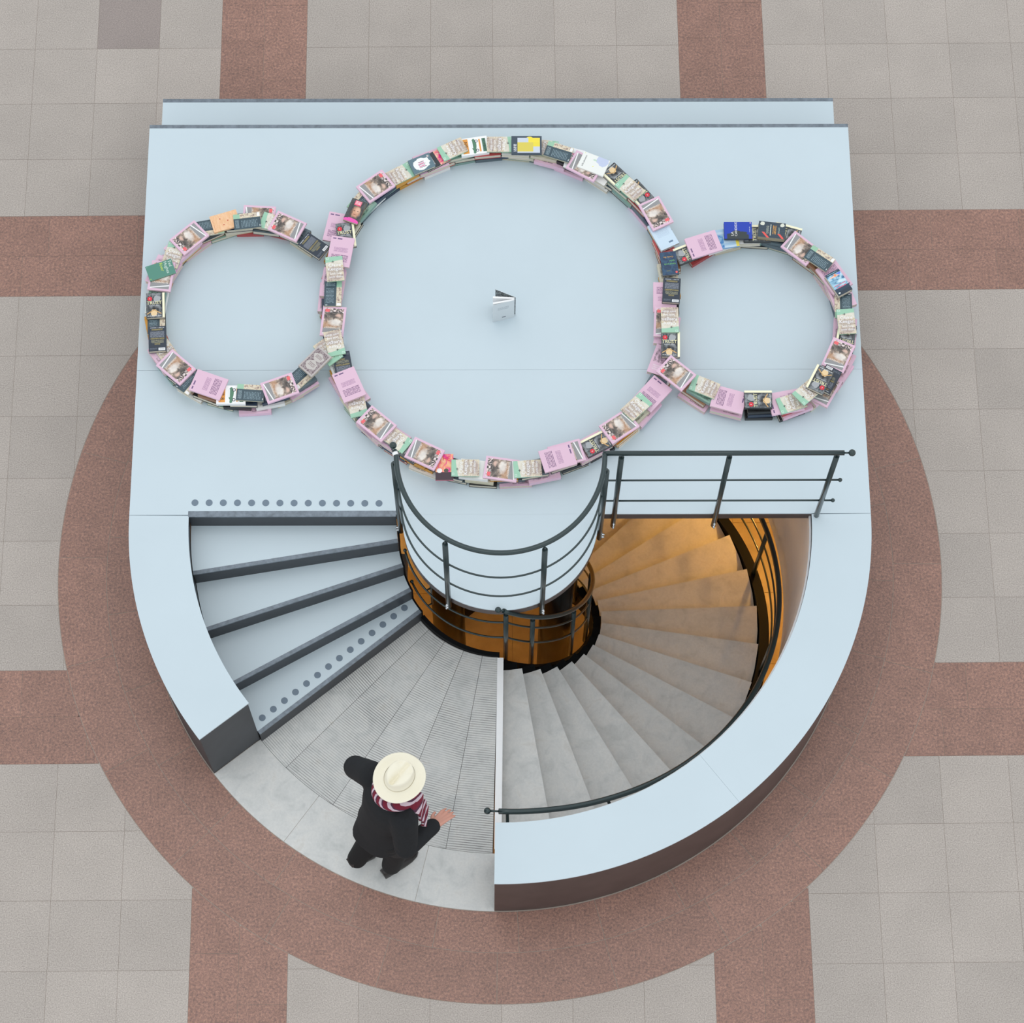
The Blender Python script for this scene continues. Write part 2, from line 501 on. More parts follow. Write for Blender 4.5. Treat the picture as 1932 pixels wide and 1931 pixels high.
# ================================================================== upper flight (five risers)
fl = tag(empty('entry_stairs'), 'fan of white stair treads with black risers inside the curved rim', 'stairs')
angs = [-180.0, -170.6, -161.0, -150.8, -141.4]
hs = H / 5
ri0, ro0 = 0.676, RI - 0.001
def pol(r, a, off=0.0):            # point on a radius, pushed sideways by off
    return (r * math.cos(R(a)) - off * math.sin(R(a)), r * math.sin(R(a)) + off * math.cos(R(a)))
for k in range(5):
    a = angs[k]; zt = H - hs * k
    y0 = YF if k == 0 else 0.0
    # riser below this lip
    p0, p1 = pol(ri0, a), pol(ro0, a); q0, q1 = pol(ri0, a, -0.012), pol(ro0, a, -0.012)
    if k == 0: p0, p1, q0, q1 = [(x, y + YF - 0.0125) for x, y in (p0, p1, q0, q1)]
    zlo = zt - hs
    flat('riser', [p0, p1, q1, q0], max(zlo, 0.0), zt - 0.0125, M['dark_steel'], fl)
    if k == 0:
        continue
    ap = angs[k - 1]
    w = 0.026
    b0, b1 = pol(ri0, ap, 0.0), pol(ro0, ap, 0.0)
    if k == 1: b0, b1 = (b0[0], b0[1] + YF), (b1[0], b1[1] + YF)
    t = flat('tread', arc_pts(ro0, ap - (0.3 if k == 1 else 0), a, 12)[:-1] + [pol(ro0, a, -w), pol(ri0, a, -w)] + arc_pts(ri0, a, ap - (0.9 if k == 1 else 0), 8)[1:], zt - 0.012, zt, M['deck'], fl)
    flat('edge_strip', [pol(ro0, a, -w + 0.0006), pol(ro0, a, 0.001), pol(ri0, a, 0.001), pol(ri0, a, -w + 0.0006)], zt - 0.012, zt + 0.001, M['steel_edge'], t)
    if k == 4:
        for i in range(14):
            f = i / 13
            o = link('marker_dot', dot_me, t); o.location = (-0.641 + (-1.566 + 0.641) * f, -0.392 + (-1.148 + 0.392) * f, zt)
for k in range(1, 5):                  # inner cheek plate that steps down with the treads
    bm = bmesh.new(); add_arc(bm, ri0 - 0.012, ri0 - 0.001, angs[k - 1], angs[k], H - hs * (k + 1) - 0.10, H - hs * k + 0.002, 8)
    obj('cheek_plate', bm, M['stringer'], fl)
bm = bmesh.new(); add_arc(bm, 0.655, 0.684, -141.4, -90.6, -0.28, 0.075, 24, dz=-0.06)
tag(obj('landing_kerb', bm, M['stringer'], fl), 'dark curved kerb at the inner edge of the landing')

# ================================================================== spiral staircase down to the basement
sp = tag(empty('spiral_staircase'), 'pale stone spiral stairs winding down on dark steel stringers', 'stairs')
DA, DH = 10.3, 0.14
A0 = -90.7
NT = 21
for i in range(1, NT + 1):
    a0, a1 = A0 + DA * (i - 1), A0 + DA * i
    z = -DH * i
    bm = bmesh.new()
    over = 0.022                                        # nosing hangs over the tread below
    add_prism(bm, [pol(0.735, a0), pol(1.87, a0), pol(1.87, (a0 + a1) / 2), pol(1.87, a1, over), pol(0.735, a1, over), pol(0.735, (a0 + a1) / 2)], z - 0.04, z)
    t = obj('tread', bm, M['stone'], sp)
    bm = bmesh.new(); add_prism(bm, [pol(0.745, a0 + 0.05), pol(1.86, a0 + 0.05), pol(1.86, a0 + 0.05, -0.016), pol(0.745, a0 + 0.05, -0.016)], z - 0.001, z + DH - 0.041)
    if i > 1: obj('riser', bm, M['stone'], sp)
    else: bm.free()
    bm = bmesh.new(); add_arc(bm, 0.678, 0.733, a0 + 1.0, a1 - 0.4, z - 0.07, z - 0.025, 4)
    obj('tread_bracket', bm, M['stringer'], sp)
T = A0 + DA * NT
bm = bmesh.new(); add_arc(bm, 0.655, 0.677, A0, T, -DH - 0.20, -DH + 0.03, 90, dz=-DH * NT + 0.02); obj('inner_stringer', bm, M['stringer'], sp)
bm = bmesh.new(); add_arc(bm, 1.880, 1.950, A0, T, -DH - 0.24, -DH + 0.10, 110, dz=-DH * NT + 0.02); obj('outer_stringer', bm, M['stringer'], sp)
for i in range(1, NT + 1):
    a0, a1 = A0 + DA * (i - 1), A0 + DA * i; z = -DH * i
    bm = bmesh.new(); add_arc(bm, 1.845, 1.889, a0 + 1.2, a1 - 0.6, z - 0.075, z - 0.041, 4); obj('outer_bracket', bm, M['stringer'], sp)

# ================================================================== railings
def rod(name, pts, r, parent, seg=10, mat='rail'):
    bm = bmesh.new(); add_tube(bm, pts, r, seg); return obj(name, bm, M[mat], parent)
def ball(name, c, r, parent, mat='rail'):
    bm = bmesh.new(); add_ball(bm, c, r, 18); return obj(name, bm, M[mat], parent)
def arc3(r, a0, a1, z0, z1, n):
    return [(r * math.cos(R(a0 + (a1 - a0) * i / n)), r * math.sin(R(a0 + (a1 - a0) * i / n)), z0 + (z1 - z0) * i / n) for i in range(n + 1)]
pr = tag(empty('platform_railing', (0, 0, H)), 'dark green-black railing round the curved balcony and along the stairwell', 'railing')
def up(pts): return [(x, y, z - H) for x, y, z in pts]
RR = 0.632
ZT, ZM, ZL = 1.945, 1.49, 1.13
YR = 0.006
rod('handrail', up([(-RR - 0.012, 0.03, ZT), (-RR, -0.005, ZT)] + arc3(RR, -178, -2, ZT, ZT, 60) + [(RR, YR, ZT)]), 0.016, pr, 14)
rod('handrail', up([(RR - 0.013, YR, ZT), (2.085, YR, ZT)]), 0.016, pr, 14)
ball('ball_finial', (-RR - 0.02, 0.062, ZT - H), 0.023, pr)
rod('tape_band', up([(-RR - 0.0025, -0.004, ZT), (-RR - 0.0085, 0.016, ZT)]), 0.0178, pr, 14, 'white')
rod('finial_neck', up([(2.08, YR, ZT), (2.115, YR, ZT)]), 0.006, pr)
ball('ball_finial', (2.132, YR, ZT - H), 0.022, pr)
for z in (ZM, ZL):
    rod('mid_rail', up([(-RR - 0.012, 0.05, z), (-RR, -0.005, z)] + arc3(RR, -178, -2, z, z, 60) + [(RR + 0.012, YR, z)]), 0.0066, pr, 8)
    rod('mid_rail', up([(RR + 0.008, YR, z), (2.105, YR, z)]), 0.0066, pr, 8)
    ball('rail_knob', (2.118, YR, z - H), 0.0135, pr)
    ball('rail_knob', (-RR - 0.014, 0.062, z - H), 0.0105, pr)
def post(x, y, zlo, nuts, out):
    p = rod('post', up([(x, y, zlo), (x, y, ZT - 0.05)]), 0.0175, pr, 12)
    rod('post_pin', up([(x, y, ZT - 0.052), (x, y, ZT - 0.012)]), 0.006, p)
    if nuts:
        for dz in (0.03, 0.075):
            bm = bmesh.new()
            c = Vector((x, y, zlo - H + dz)); d = Vector((out[0], out[1], 0))
            add_tube(bm, [c + d * 0.008, c + d * 0.024], 0.009, 8); add_ball(bm, c + d * 0.026, 0.0075, 8)
            obj('cap_nut', bm, M['chrome'], p)
for a in (-176.5, -121, -66, -8):
    c, s = math.cos(R(a)), math.sin(R(a)); post(c * (RR + 0.018), s * (RR + 0.018), 0.70, True, (c, s))
for x in (0.735, 1.392): post(x, YF - 0.018, 0.68, True, (0, -1))
post(2.046, YR, H, False, (0, -1))

ir = tag(empty('stairwell_railing', (0, 0, 0)), 'dark inner railing curling down round the open stairwell core', 'railing')
SL = DH / DA
RIN = 0.640
rod('handrail', arc3(RIN, -88.5, 95, 0.86, 0.86 - SL * 183.5, 70), 0.0155, ir, 12)
ball('ball_finial', (RIN * math.cos(R(-91.5)), RIN * math.sin(R(-91.5)), 0.875), 0.021, ir)
rod('finial_neck', arc3(RIN, -91, -88, 0.87, 0.86, 3), 0.006, ir)
for z, a0 in ((0.62, -166), (0.30, -156)):
    rod('mid_rail', arc3(RIN, a0, -87, z, z, 30), 0.007, ir, 8)
    rod('mid_rail', arc3(RIN, -87, 95, z, z - SL * 182, 70), 0.007, ir, 8)
    ball('rail_knob', (RIN * math.cos(R(a0 - 1)), RIN * math.sin(R(a0 - 1)), z), 0.0125, ir)
    b = R(-139); rod('tie_bar', [(RIN * math.cos(b), RIN * math.sin(b), z), (0.60 * math.cos(b), 0.60 * math.sin(b), z - 0.03)], 0.006, ir, 8)
rod('hanger_bar', [(0.60 * math.cos(R(-139)), 0.60 * math.sin(R(-139)), 0.76), (0.60 * math.cos(R(-139)), 0.60 * math.sin(R(-139)), 0.26)], 0.008, ir, 8)
for a in (-87, -71, -40, -18, 6, 30, 54, 78):
    zt = 0.86 - SL * (a + 88.5)
    c, s = math.cos(R(a)), math.sin(R(a))
    zb = -DH - SL * (a - A0) - 0.05
    p = rod('post', [(RIN * c, RIN * s, zb), (RIN * c, RIN * s, zt - 0.06)], 0.0165, ir, 12)
    rod('post_pin', [(RIN * c, RIN * s, zt - 0.062), (RIN * c, RIN * s, zt - 0.012)], 0.006, p)

orl = tag(empty('outer_handrail', (0, -1.9, 0)), 'dark handrail following the inside of the curved rim down the spiral', 'railing')
orl.location = (0, 0, 0)
RH = 1.93
ZH = [(-95, 0.80), (-90, 0.79), (-81, 0.735), (-69, 0.61), (-60, 0.49), (-51, 0.36), (-35, 0.13), (-15, -0.17), (-7, -0.29), (3, -0.44), (15, -0.60), (40, -0.94), (80, -1.48)]
def zh(a):
    for (p, u), (q, v) in zip(ZH, ZH[1:]):
        if a <= q: return u + (v - u) * (a - p) / (q - p)
    return ZH[-1][1]
def hel(r, a0, a1, d, n):
    pts = [(r * math.cos(R(a0 + (a1 - a0) * i / n)), r * math.sin(R(a0 + (a1 - a0) * i / n)), zh(a0 + (a1 - a0) * i / n) - d) for i in range(n + 1)]
    return [pts[0]] + [(p[0], p[1], (o_[2] + p[2] + q[2]) / 3) for o_, p, q in zip(pts, pts[1:], pts[2:])] + [pts[-1]]
rod('handrail', hel(RH, -90.5, 78, 0.0, 90), 0.0185, orl, 12)
rod('finial_neck', arc3(RH, -92, -90.3, zh(-92), zh(-90.3), 3), 0.007, orl)
ball('ball_finial', (RH * math.cos(R(-92.6)), RH * math.sin(R(-92.6)), zh(-92.6)), 0.022, orl)
for a in (-88.9, -69.5, -48, -30):
    c, s = math.cos(R(a)), math.sin(R(a)); z = zh(a)
    bm = bmesh.new(); add_tube(bm, [(RH * c, RH * s, z - 0.012), (RH * c, RH * s, z - 0.05), (2.002 * c, 2.002 * s, z - 0.06)], 0.011, 10)
    obj('wall_bracket', bm, M['rail'], orl)
for d in (0.26, 0.50):
    rod('mid_rail', hel(RH, -38, 78, d, 60), 0.0075, orl, 8)
for a in (-14, 12, 38, 64):
    c, s = math.cos(R(a)), math.sin(R(a)); z = zh(a)
    rod('post', [(1.915 * c, 1.915 * s, -DH - SL * (a - A0) + 0.02), (RH * c, RH * s, z - 0.012)], 0.0165, orl, 12)

# ================================================================== books
def print_mat(name, base, layers, rough=0.32):
    """flat print on a cover: every layer is a mask in the cover's own u (right) v (up) frame"""
    m, nt, b = new_mat(name)
    b.inputs['Roughness'].default_value = rough
    uv = nt.nodes.new('ShaderNodeUVMap')
    s = nt.nodes.new('ShaderNodeSeparateXYZ'); nt.links.new(uv.outputs[0], s.inputs[0])
    u, v = s.outputs[0], s.outputs[1]
    def rect(x0, y0, x1, y1):
        a = mathn(nt, 'MULTIPLY', mathn(nt, 'GREATER_THAN', u, x0), mathn(nt, 'LESS_THAN', u, x1))
        c = mathn(nt, 'MULTIPLY', mathn(nt, 'GREATER_THAN', v, y0), mathn(nt, 'LESS_THAN', v, y1))
        return mathn(nt, 'MULTIPLY', a, c)
    c = mixc(nt, 0.0, lin(base), lin(base))
    for L in layers:
        k = L[0]
        if k == 'rect':
            c = mixc(nt, rect(*L[1]), c, lin(L[2]))
        elif k == 'ellipse':
            cx, cy, rx, ry = L[1]
            dx = mathn(nt, 'POWER', mathn(nt, 'DIVIDE', mathn(nt, 'SUBTRACT', u, cx), rx), 2)
            dy = mathn(nt, 'POWER', mathn(nt, 'DIVIDE', mathn(nt, 'SUBTRACT', v, cy), ry), 2)
            c = mixc(nt, mathn(nt, 'LESS_THAN', mathn(nt, 'ADD', dx, dy), 1.0), c, lin(L[2]))
        elif k == 'soft':                       # airbrushed patch
            cx, cy, rx, ry = L[1]
            dx = mathn(nt, 'POWER', mathn(nt, 'DIVIDE', mathn(nt, 'SUBTRACT', u, cx), rx), 2)
            dy = mathn(nt, 'POWER', mathn(nt, 'DIVIDE', mathn(nt, 'SUBTRACT', v, cy), ry), 2)
            mp = nt.nodes.new('ShaderNodeMapping'); mp.inputs['Location'].default_value = (cx * 7, cy * 5, 0)
            nt.links.new(uv.outputs[0], mp.inputs[0])
            w = mathn(nt, 'MULTIPLY', mathn(nt, 'SUBTRACT', noise(nt, mp.outputs[0], 9, 4, 0.65), 0.5), 1.8)
            fac = mathn(nt, 'MULTIPLY', mathn(nt, 'MAXIMUM', mathn(nt, 'MINIMUM', mathn(nt, 'SUBTRACT', 1.25, mathn(nt, 'ADD', mathn(nt, 'ADD', dx, dy), w)), 1.0), 0.0), L[3])
            if len(L) > 4: fac = mathn(nt, 'MULTIPLY', fac, rect(*L[4]))
            c = mixc(nt, fac, c, lin(L[2]))
        elif k == 'blob':                       # ellipse with a wavy outline
            cx, cy, rx, ry = L[1]
            dx = mathn(nt, 'POWER', mathn(nt, 'DIVIDE', mathn(nt, 'SUBTRACT', u, cx), rx), 2)
            dy = mathn(nt, 'POWER', mathn(nt, 'DIVIDE', mathn(nt, 'SUBTRACT', v, cy), ry), 2)
            w = mathn(nt, 'MULTIPLY', mathn(nt, 'SUBTRACT', noise(nt, uv.outputs[0], L[3], 2), 0.5), 1.6)
            c = mixc(nt, mathn(nt, 'LESS_THAN', mathn(nt, 'ADD', mathn(nt, 'ADD', dx, dy), w), 1.0), c, lin(L[2]))
        elif k == 'diag':                       # slanted stripe: |v - (m u + q)| < w inside a rectangle
            m_, q, w = L[3]
            d = mathn(nt, 'ABSOLUTE', mathn(nt, 'SUBTRACT', v, mathn(nt, 'ADD', mathn(nt, 'MULTIPLY', u, m_), q)))
            c = mixc(nt, mathn(nt, 'MULTIPLY', rect(*L[1]), mathn(nt, 'LESS_THAN', d, w)), c, lin(L[2]))
        elif k == 'lines':                      # ragged lines of small type
            x0, y0, x1, y1 = L[1]; n = L[3]
            fr = mathn(nt, 'FRACT', mathn(nt, 'MULTIPLY', mathn(nt, 'SUBTRACT', v, y0), n / (y1 - y0)))
            on = mathn(nt, 'GREATER_THAN', fr, 0.5)
            mp = nt.nodes.new('ShaderNodeMapping'); mp.inputs['Scale'].default_value = (26, n / (y1 - y0), 1)
            nt.links.new(uv.outputs[0], mp.inputs[0])
            wds = mathn(nt, 'GREATER_THAN', noise(nt, mp.outputs[0], 1.0, 1), 0.40)
            c = mixc(nt, mathn(nt, 'MULTIPLY', mathn(nt, 'MULTIPLY', rect(*L[1]), on), wds), c, lin(L[2]))
        elif k == 'vlines':                     # upright bars
            x0, y0, x1, y1 = L[1]; n = L[3]
            fr = mathn(nt, 'FRACT', mathn(nt, 'MULTIPLY', mathn(nt, 'SUBTRACT', u, x0), n / (x1 - x0)))
            c = mixc(nt, mathn(nt, 'MULTIPLY', rect(*L[1]), mathn(nt, 'GREATER_THAN', fr, 0.55)), c, lin(L[2]))
        elif k == 'noise':                      # painterly patch
            mp = nt.nodes.new('ShaderNodeMapping'); mp.inputs['Scale'].default_value = (L[2], L[2] * L[3], 1)
            mp.inputs['Location'].default_value = (L[5] if len(L) > 5 else 0, 0, 0)
            nt.links.new(uv.outputs[0], mp.inputs[0])
            n = nt.nodes.new('ShaderNodeTexNoise'); n.inputs['Scale'].default_value = 1; n.inputs['Detail'].default_value = 3
            n.inputs['Distortion'].default_value = 0.8
            nt.links.new(mp.outputs[0], n.inputs['Vector'])
            c = mixc(nt, rect(*L[1]), c, ramp(nt, n.outputs['Fac'], [(p, lin(q)) for p, q in L[4]]))
    nt.links.new(c, b.inputs['Base Color'])
    return m

PINK = (226, 190, 211); SLATE = (62, 82, 92); NAVY = (44, 54, 68)
land = [(0.30, (120, 100, 112)), (0.42, (190, 170, 150)), (0.52, (226, 216, 196)), (0.66, (214, 198, 166)), (0.74, (150, 96, 70))]
back_txt = [('lines', (0.14, 0.60, 0.86, 0.84), (120, 84, 124), 6), ('lines', (0.2, 0.36, 0.8, 0.52), (168, 128, 164), 6), ('rect', (0.52, 0.06, 0.72, 0.10), (110, 84, 128)), ('rect', (0.78, 0.06, 0.92, 0.10), (110, 84, 128))]
W0 = (240, 240, 236)
# type: size (w, h, thickness), spine colour, spine side (-1 left of the print, +1 right), print layers, lettering, description
BT = {}
def bt(key, size, spine, side, base, layers, text=(), desc=''):
    BT[key] = dict(size=size, spine=plain('spine_' + key, spine, 0.4), side=side, mat=print_mat('print_' + key, base, layers), text=text, desc=desc)
bt('P', (0.155, 0.217, 0.017), PINK, -1, PINK, [
    ('noise', (0.09, 0.07, 0.91, 0.93), 5, 1.3, [(0.28, (70, 66, 66)), (0.44, (150, 132, 120)), (0.56, (206, 184, 166)), (0.72, (236, 226, 216))]),
    ('soft', (0.62, 0.66, 0.40, 0.16), (186, 142, 108), 0.8, (0.09, 0.07, 0.91, 0.93)), ('soft', (0.40, 0.54, 0.30, 0.12), (238, 232, 226), 0.8, (0.09, 0.07, 0.91, 0.93)),
    ('noise', (0.09, 0.07, 0.91, 0.22), 14, 1.2, [(0.36, (40, 46, 48)), (0.47, (110, 106, 104)), (0.56, (214, 186, 178)), (0.66, (240, 236, 236))]),
    ('soft', (0.55, 0.30, 0.42, 0.13), (62, 60, 60), 0.85, (0.09, 0.07, 0.91, 0.93)), ('soft', (0.30, 0.30, 0.14, 0.06), (226, 190, 174), 0.9, (0.09, 0.07, 0.91, 0.93)),
    ('rect', (0.09, 0.74, 0.91, 0.93), (150, 150, 152)), ('diag', (0.09, 0.76, 0.91, 0.93), (244, 244, 244), (0.14, 0.79, 0.018)),
    ('rect', (0.70, 0.10, 0.88, 0.20), (238, 106, 112))],
   [('TESTAMENTET', 0.0, 0.041, 0.0165, W0)], 'pink-framed picture hardback')
bt('PB', (0.155, 0.217, 0.017), PINK, 1, PINK, back_txt, (), 'plain pink hardback lying face down')
bt('K', (0.115, 0.18, 0.012), (168, 204, 180), -1, (226, 218, 200), [
    ('noise', (0, 0, 1, 0.62), 3.5, 2.2, land), ('soft', (0.5, 0.44, 0.5, 0.16), (178, 166, 160), 0.75), ('soft', (0.5, 0.16, 0.5, 0.14), (176, 160, 156), 0.7), ('noise', (0, 0.62, 1, 0.84), 4, 1.5, [(0.35, (214, 206, 190)), (0.65, (228, 224, 210))]),
    ('rect', (0, 0.84, 1, 1), (158, 204, 178)), ('diag', (0, 0.76, 1, 1), (158, 204, 178), (0.10, 0.80, 0.04)),
    ('ellipse', (0.42, 0.79, 0.10, 0.010), (40, 40, 44)), ('ellipse', (0.43, 0.79, 0.018, 0.055), (40, 40, 44)),
    ('rect', (0.06, 0.90, 0.20, 0.975), (222, 240, 230)), ('rect', (0.08, 0.912, 0.18, 0.963), (158, 204, 178))],
   [('Claire', 0.002, 0.016, 0.034, (250, 250, 252)), ('Keegan', 0.002, -0.012, 0.034, (250, 250, 252)), ('Små ting', 0.004, -0.042, 0.023, (246, 246, 248)), ('som disse', 0.004, -0.066, 0.023, (246, 246, 248))],
   'cream and green paperback with white lettering')
bt('KB', (0.115, 0.18, 0.012), (190, 190, 170), 1, SLATE, [
    ('lines', (0.10, 0.80, 0.62, 0.94), (150, 170, 178), 5), ('lines', (0.10, 0.10, 0.56, 0.72), (126, 148, 158), 11),
    ('noise', (0.70, 0, 1, 1), 5, 2.0, land), ('rect', (0.70, 0.76, 1, 1), (158, 200, 172)), ('rect', (0.74, 0.02, 0.97, 0.12), (244, 244, 244)), ('rect', (0.08, 0.03, 0.20, 0.055), (220, 228, 230))],
   (), 'slate-panelled paperback lying face down')
bt('T', (0.122, 0.18, 0.03), (42, 44, 46), -1, (48, 52, 56), [
    ('noise', (0, 0, 0.86, 1), 5, 1.0, [(0.34, (34, 38, 42)), (0.5, (84, 88, 92)), (0.62, (132, 136, 140)), (0.72, (58, 62, 66))]),
    ('lines', (0.08, 0.90, 0.78, 0.97), (150, 158, 160), 3), ('blob', (0.58, 0.76, 0.19, 0.13), (166, 170, 174), 6), ('ellipse', (0.20, 0.77, 0.13, 0.085), (220, 40, 60)),
    ('ellipse', (0.42, 0.20, 0.17, 0.15), (236, 206, 160)), ('ellipse', (0.42, 0.37, 0.075, 0.05), (40, 34, 32)), ('diag', (0.04, 0.14, 0.42, 0.34), (206, 166, 110), (0.42, 0.14, 0.022)), ('diag', (0.42, 0.14, 0.82, 0.34), (206, 166, 110), (-0.42, 0.50, 0.022)),
    ('lines', (0.06, 0.03, 0.80, 0.09), (200, 204, 206), 1), ('rect', (0.875, 0, 1, 1), (250, 246, 214))],
   [('TRUST', -0.008, 0.008, 0.033, (246, 240, 190)), ('HERNAN DIAZ', -0.008, -0.006, 0.0105, (220, 224, 226)), ('E', -0.0365, 0.0445, 0.014, W0)],
   'thick dark paperback with cream fore-edge strip')
bt('TB', (0.115, 0.18, 0.03), (46, 52, 62), 1, NAVY, [
    ('lines', (0.10, 0.91, 0.90, 0.95), (210, 214, 220), 1), ('lines', (0.18, 0.82, 0.82, 0.89), (176, 160, 96), 2), ('lines', (0.10, 0.55, 0.90, 0.79), (150, 156, 168), 9),
    ('lines', (0.10, 0.46, 0.90, 0.53), (176, 160, 96), 2), ('lines', (0.14, 0.32, 0.86, 0.44), (160, 158, 130), 4), ('lines', (0.34, 0.25, 0.66, 0.31), (176, 160, 96), 2), ('lines', (0.06, 0.05, 0.48, 0.13), (110, 118, 132), 3), ('rect', (0.56, 0.03, 0.94, 0.13), (244, 246, 248)), ('vlines', (0.60, 0.05, 0.90, 0.11), (90, 94, 100), 14)],
   (), 'thick navy paperback lying face down with white barcode')
bt('HL', (0.155, 0.115, 0.022), (90, 112, 120), -1, (96, 122, 134), [('blob', (0.50, 0.50, 0.36, 0.40), (246, 248, 248), 5), ('rect', (0.36, 0.60, 0.64, 0.64), (226, 150, 180)), ('rect', (0.34, 0.46, 0.62, 0.54), (226, 150, 180)), ('rect', (0.34, 0.30, 0.62, 0.38), (226, 150, 180)), ('lines', (0.34, 0.22, 0.66, 0.28), (40, 44, 50), 1), ('lines', (0.34, 0.40, 0.66, 0.45), (40, 44, 50), 1), ('ellipse', (0.88, 0.82, 0.05, 0.07), (200, 190, 190))],
   [('ROMAN', 0.0, 0.0085, 0.010, (60, 50, 58))], 'slate book with a white splash and pink bars')
bt('HL2', (0.115, 0.16, 0.02), (90, 112, 120), -1, (240, 242, 244), [('rect', (0.2, 0.2, 0.8, 0.28), (226, 150, 180)), ('rect', (0.2, 0.44, 0.8, 0.52), (226, 150, 180)), ('rect', (0.2, 0.68, 0.8, 0.76), (226, 150, 180)), ('lines', (0.2, 0.30, 0.8, 0.40), (50, 54, 60), 1), ('lines', (0.2, 0.54, 0.8, 0.64), (50, 54, 60), 1)],
   (), 'white book with pink and black bars half hidden')
bt('QM', (0.115, 0.18, 0.018), (36, 38, 44), -1, (240, 176, 150), [('rect', (0, 0, 1, 0.56), (52, 60, 66)), ('noise', (0.0, 0.56, 1, 1), 5, 1, [(0.35, (236, 40, 130)), (0.55, (250, 190, 160)), (0.7, (252, 214, 190))]), ('lines', (0.2, 0.2, 0.8, 0.4), (196, 200, 204), 3)],
   [('CREAM', 0.0, 0.022, 0.026, (250, 60, 160))], 'black and hot pink paperback tucked between neighbours')
bt('N', (0.13, 0.19, 0.03), (240, 240, 240), 1, (247, 247, 247), [('rect', (0.12, 0.80, 0.90, 0.93), (86, 128, 108)), ('rect', (0.14, 0.68, 0.88, 0.74), (232, 158, 72)), ('rect', (0.06, 0.08, 0.92, 0.30), (232, 158, 72)),
    ('blob', (0.50, 0.50, 0.42, 0.085), (84, 130, 104), 3), ('rect', (0.20, 0.38, 0.64, 0.46), (236, 240, 240)), ('ellipse', (0.24, 0.60, 0.085, 0.058), (40, 48, 60)), ('ellipse', (0.24, 0.60, 0.05, 0.034), (246, 246, 246)), ('ellipse', (0.78, 0.60, 0.085, 0.058), (40, 48, 60)), ('ellipse', (0.78, 0.60, 0.05, 0.034), (246, 246, 246))],
   [('MOMBOY', 0.001, 0.063, 0.022, (40, 66, 58)), ('NR 8', 0.0, -0.067, 0.034, (60, 40, 24))], 'white book with a green car and orange blocks')
BT['N2'] = dict(BT['N'])
bt('Y', (0.135, 0.205, 0.022), (60, 72, 84), 1, (64, 78, 92), [('rect', (0.10, 0.20, 0.95, 0.94), (205, 214, 226)), ('rect', (0.36, 0.20, 0.88, 0.72), (222, 206, 92)), ('rect', (0.36, 0.72, 0.60, 0.94), (240, 222, 70)), ('rect', (0.10, 0.64, 0.36, 0.94), (246, 226, 70)), ('ellipse', (0.20, 0.60, 0.16, 0.13), (246, 226, 70)), ('rect', (0.10, 0.20, 0.36, 0.56), (205, 214, 226)), ('lines', (0.46, 0.05, 0.88, 0.16), (240, 242, 246), 2)],
   (), 'charcoal hardback with a bright yellow geometric picture')
bt('W', (0.128, 0.19, 0.014), (232, 234, 230), -1, (238, 240, 236), [('blob', (0.84, 0.24, 0.34, 0.22), (196, 206, 232), 4), ('ellipse', (0.34, 0.48, 0.03, 0.02), (236, 230, 90)), ('ellipse', (0.72, 0.50, 0.05, 0.07), (196, 220, 200)), ('ellipse', (0.94, 0.93, 0.02, 0.015), (220, 226, 150))],
   [('Lille planeten', -0.002, 0.062, 0.0165, (98, 104, 108))], 'white book with a pale blue watercolour moon')
bt('LB', (0.135, 0.205, 0.022), (206, 224, 236), 1, (204, 224, 240), [('lines', (0.18, 0.42, 0.84, 0.72), (186, 206, 226), 9), ('rect', (0.56, 0.14, 0.78, 0.20), (104, 130, 156))], (), 'pale blue book lying face down with small barcode')
bt('LB2', (0.14, 0.2, 0.016), (120, 170, 216), 1, (172, 206, 232), [('vlines', (0, 0, 1, 1), (200, 224, 242), 4), ('noise', (0.3, 0.0, 1, 0.5), 6, 1, [(0.4, (74, 140, 206)), (0.6, (150, 196, 230))]), ('rect', (0, 0.9, 1, 1), (240, 220, 90))], (), 'sky blue checked book under its neighbours')
bt('CP', (0.108, 0.17, 0.016), (36, 58, 86), -1, (42, 66, 96), [('noise', (0, 0, 1, 1), 4, 1.4, [(0.4, (38, 60, 90)), (0.6, (52, 86, 116))]), ('ellipse', (0.13, 0.90, 0.07, 0.045), (240, 100, 96)), ('rect', (0.1, 0.76, 0.1, 0.76), (0, 0, 0))],
   [('roman', 0.012, 0.052, 0.011, (150, 150, 96)), ('Vandrende', -0.004, 0.0, 0.018, (120, 190, 110)), ('sjeler', -0.020, -0.022, 0.018, (120, 190, 110)), ('Cecile Pin', 0.0, -0.052, 0.0165, (228, 176, 96))], 'dark blue paperback with green and orange lettering')
bt('TH', (0.115, 0.18, 0.016), (200, 60, 120), -1, (244, 150, 130), [('noise', (0, 0, 1, 1), 4, 1, [(0.35, (236, 60, 150)), (0.5, (250, 160, 120)), (0.65, (252, 200, 160))]), ('rect', (0, 0, 1, 0.3), (60, 40, 52)), ('ellipse', (0.22, 0.36, 0.15, 0.09), (250, 250, 250)), ('ellipse', (0.60, 0.36, 0.13, 0.08), (84, 78, 70))],
   [('THE', 0.0, 0.044, 0.04, (226, 24, 84))], 'hot pink and orange paperback')
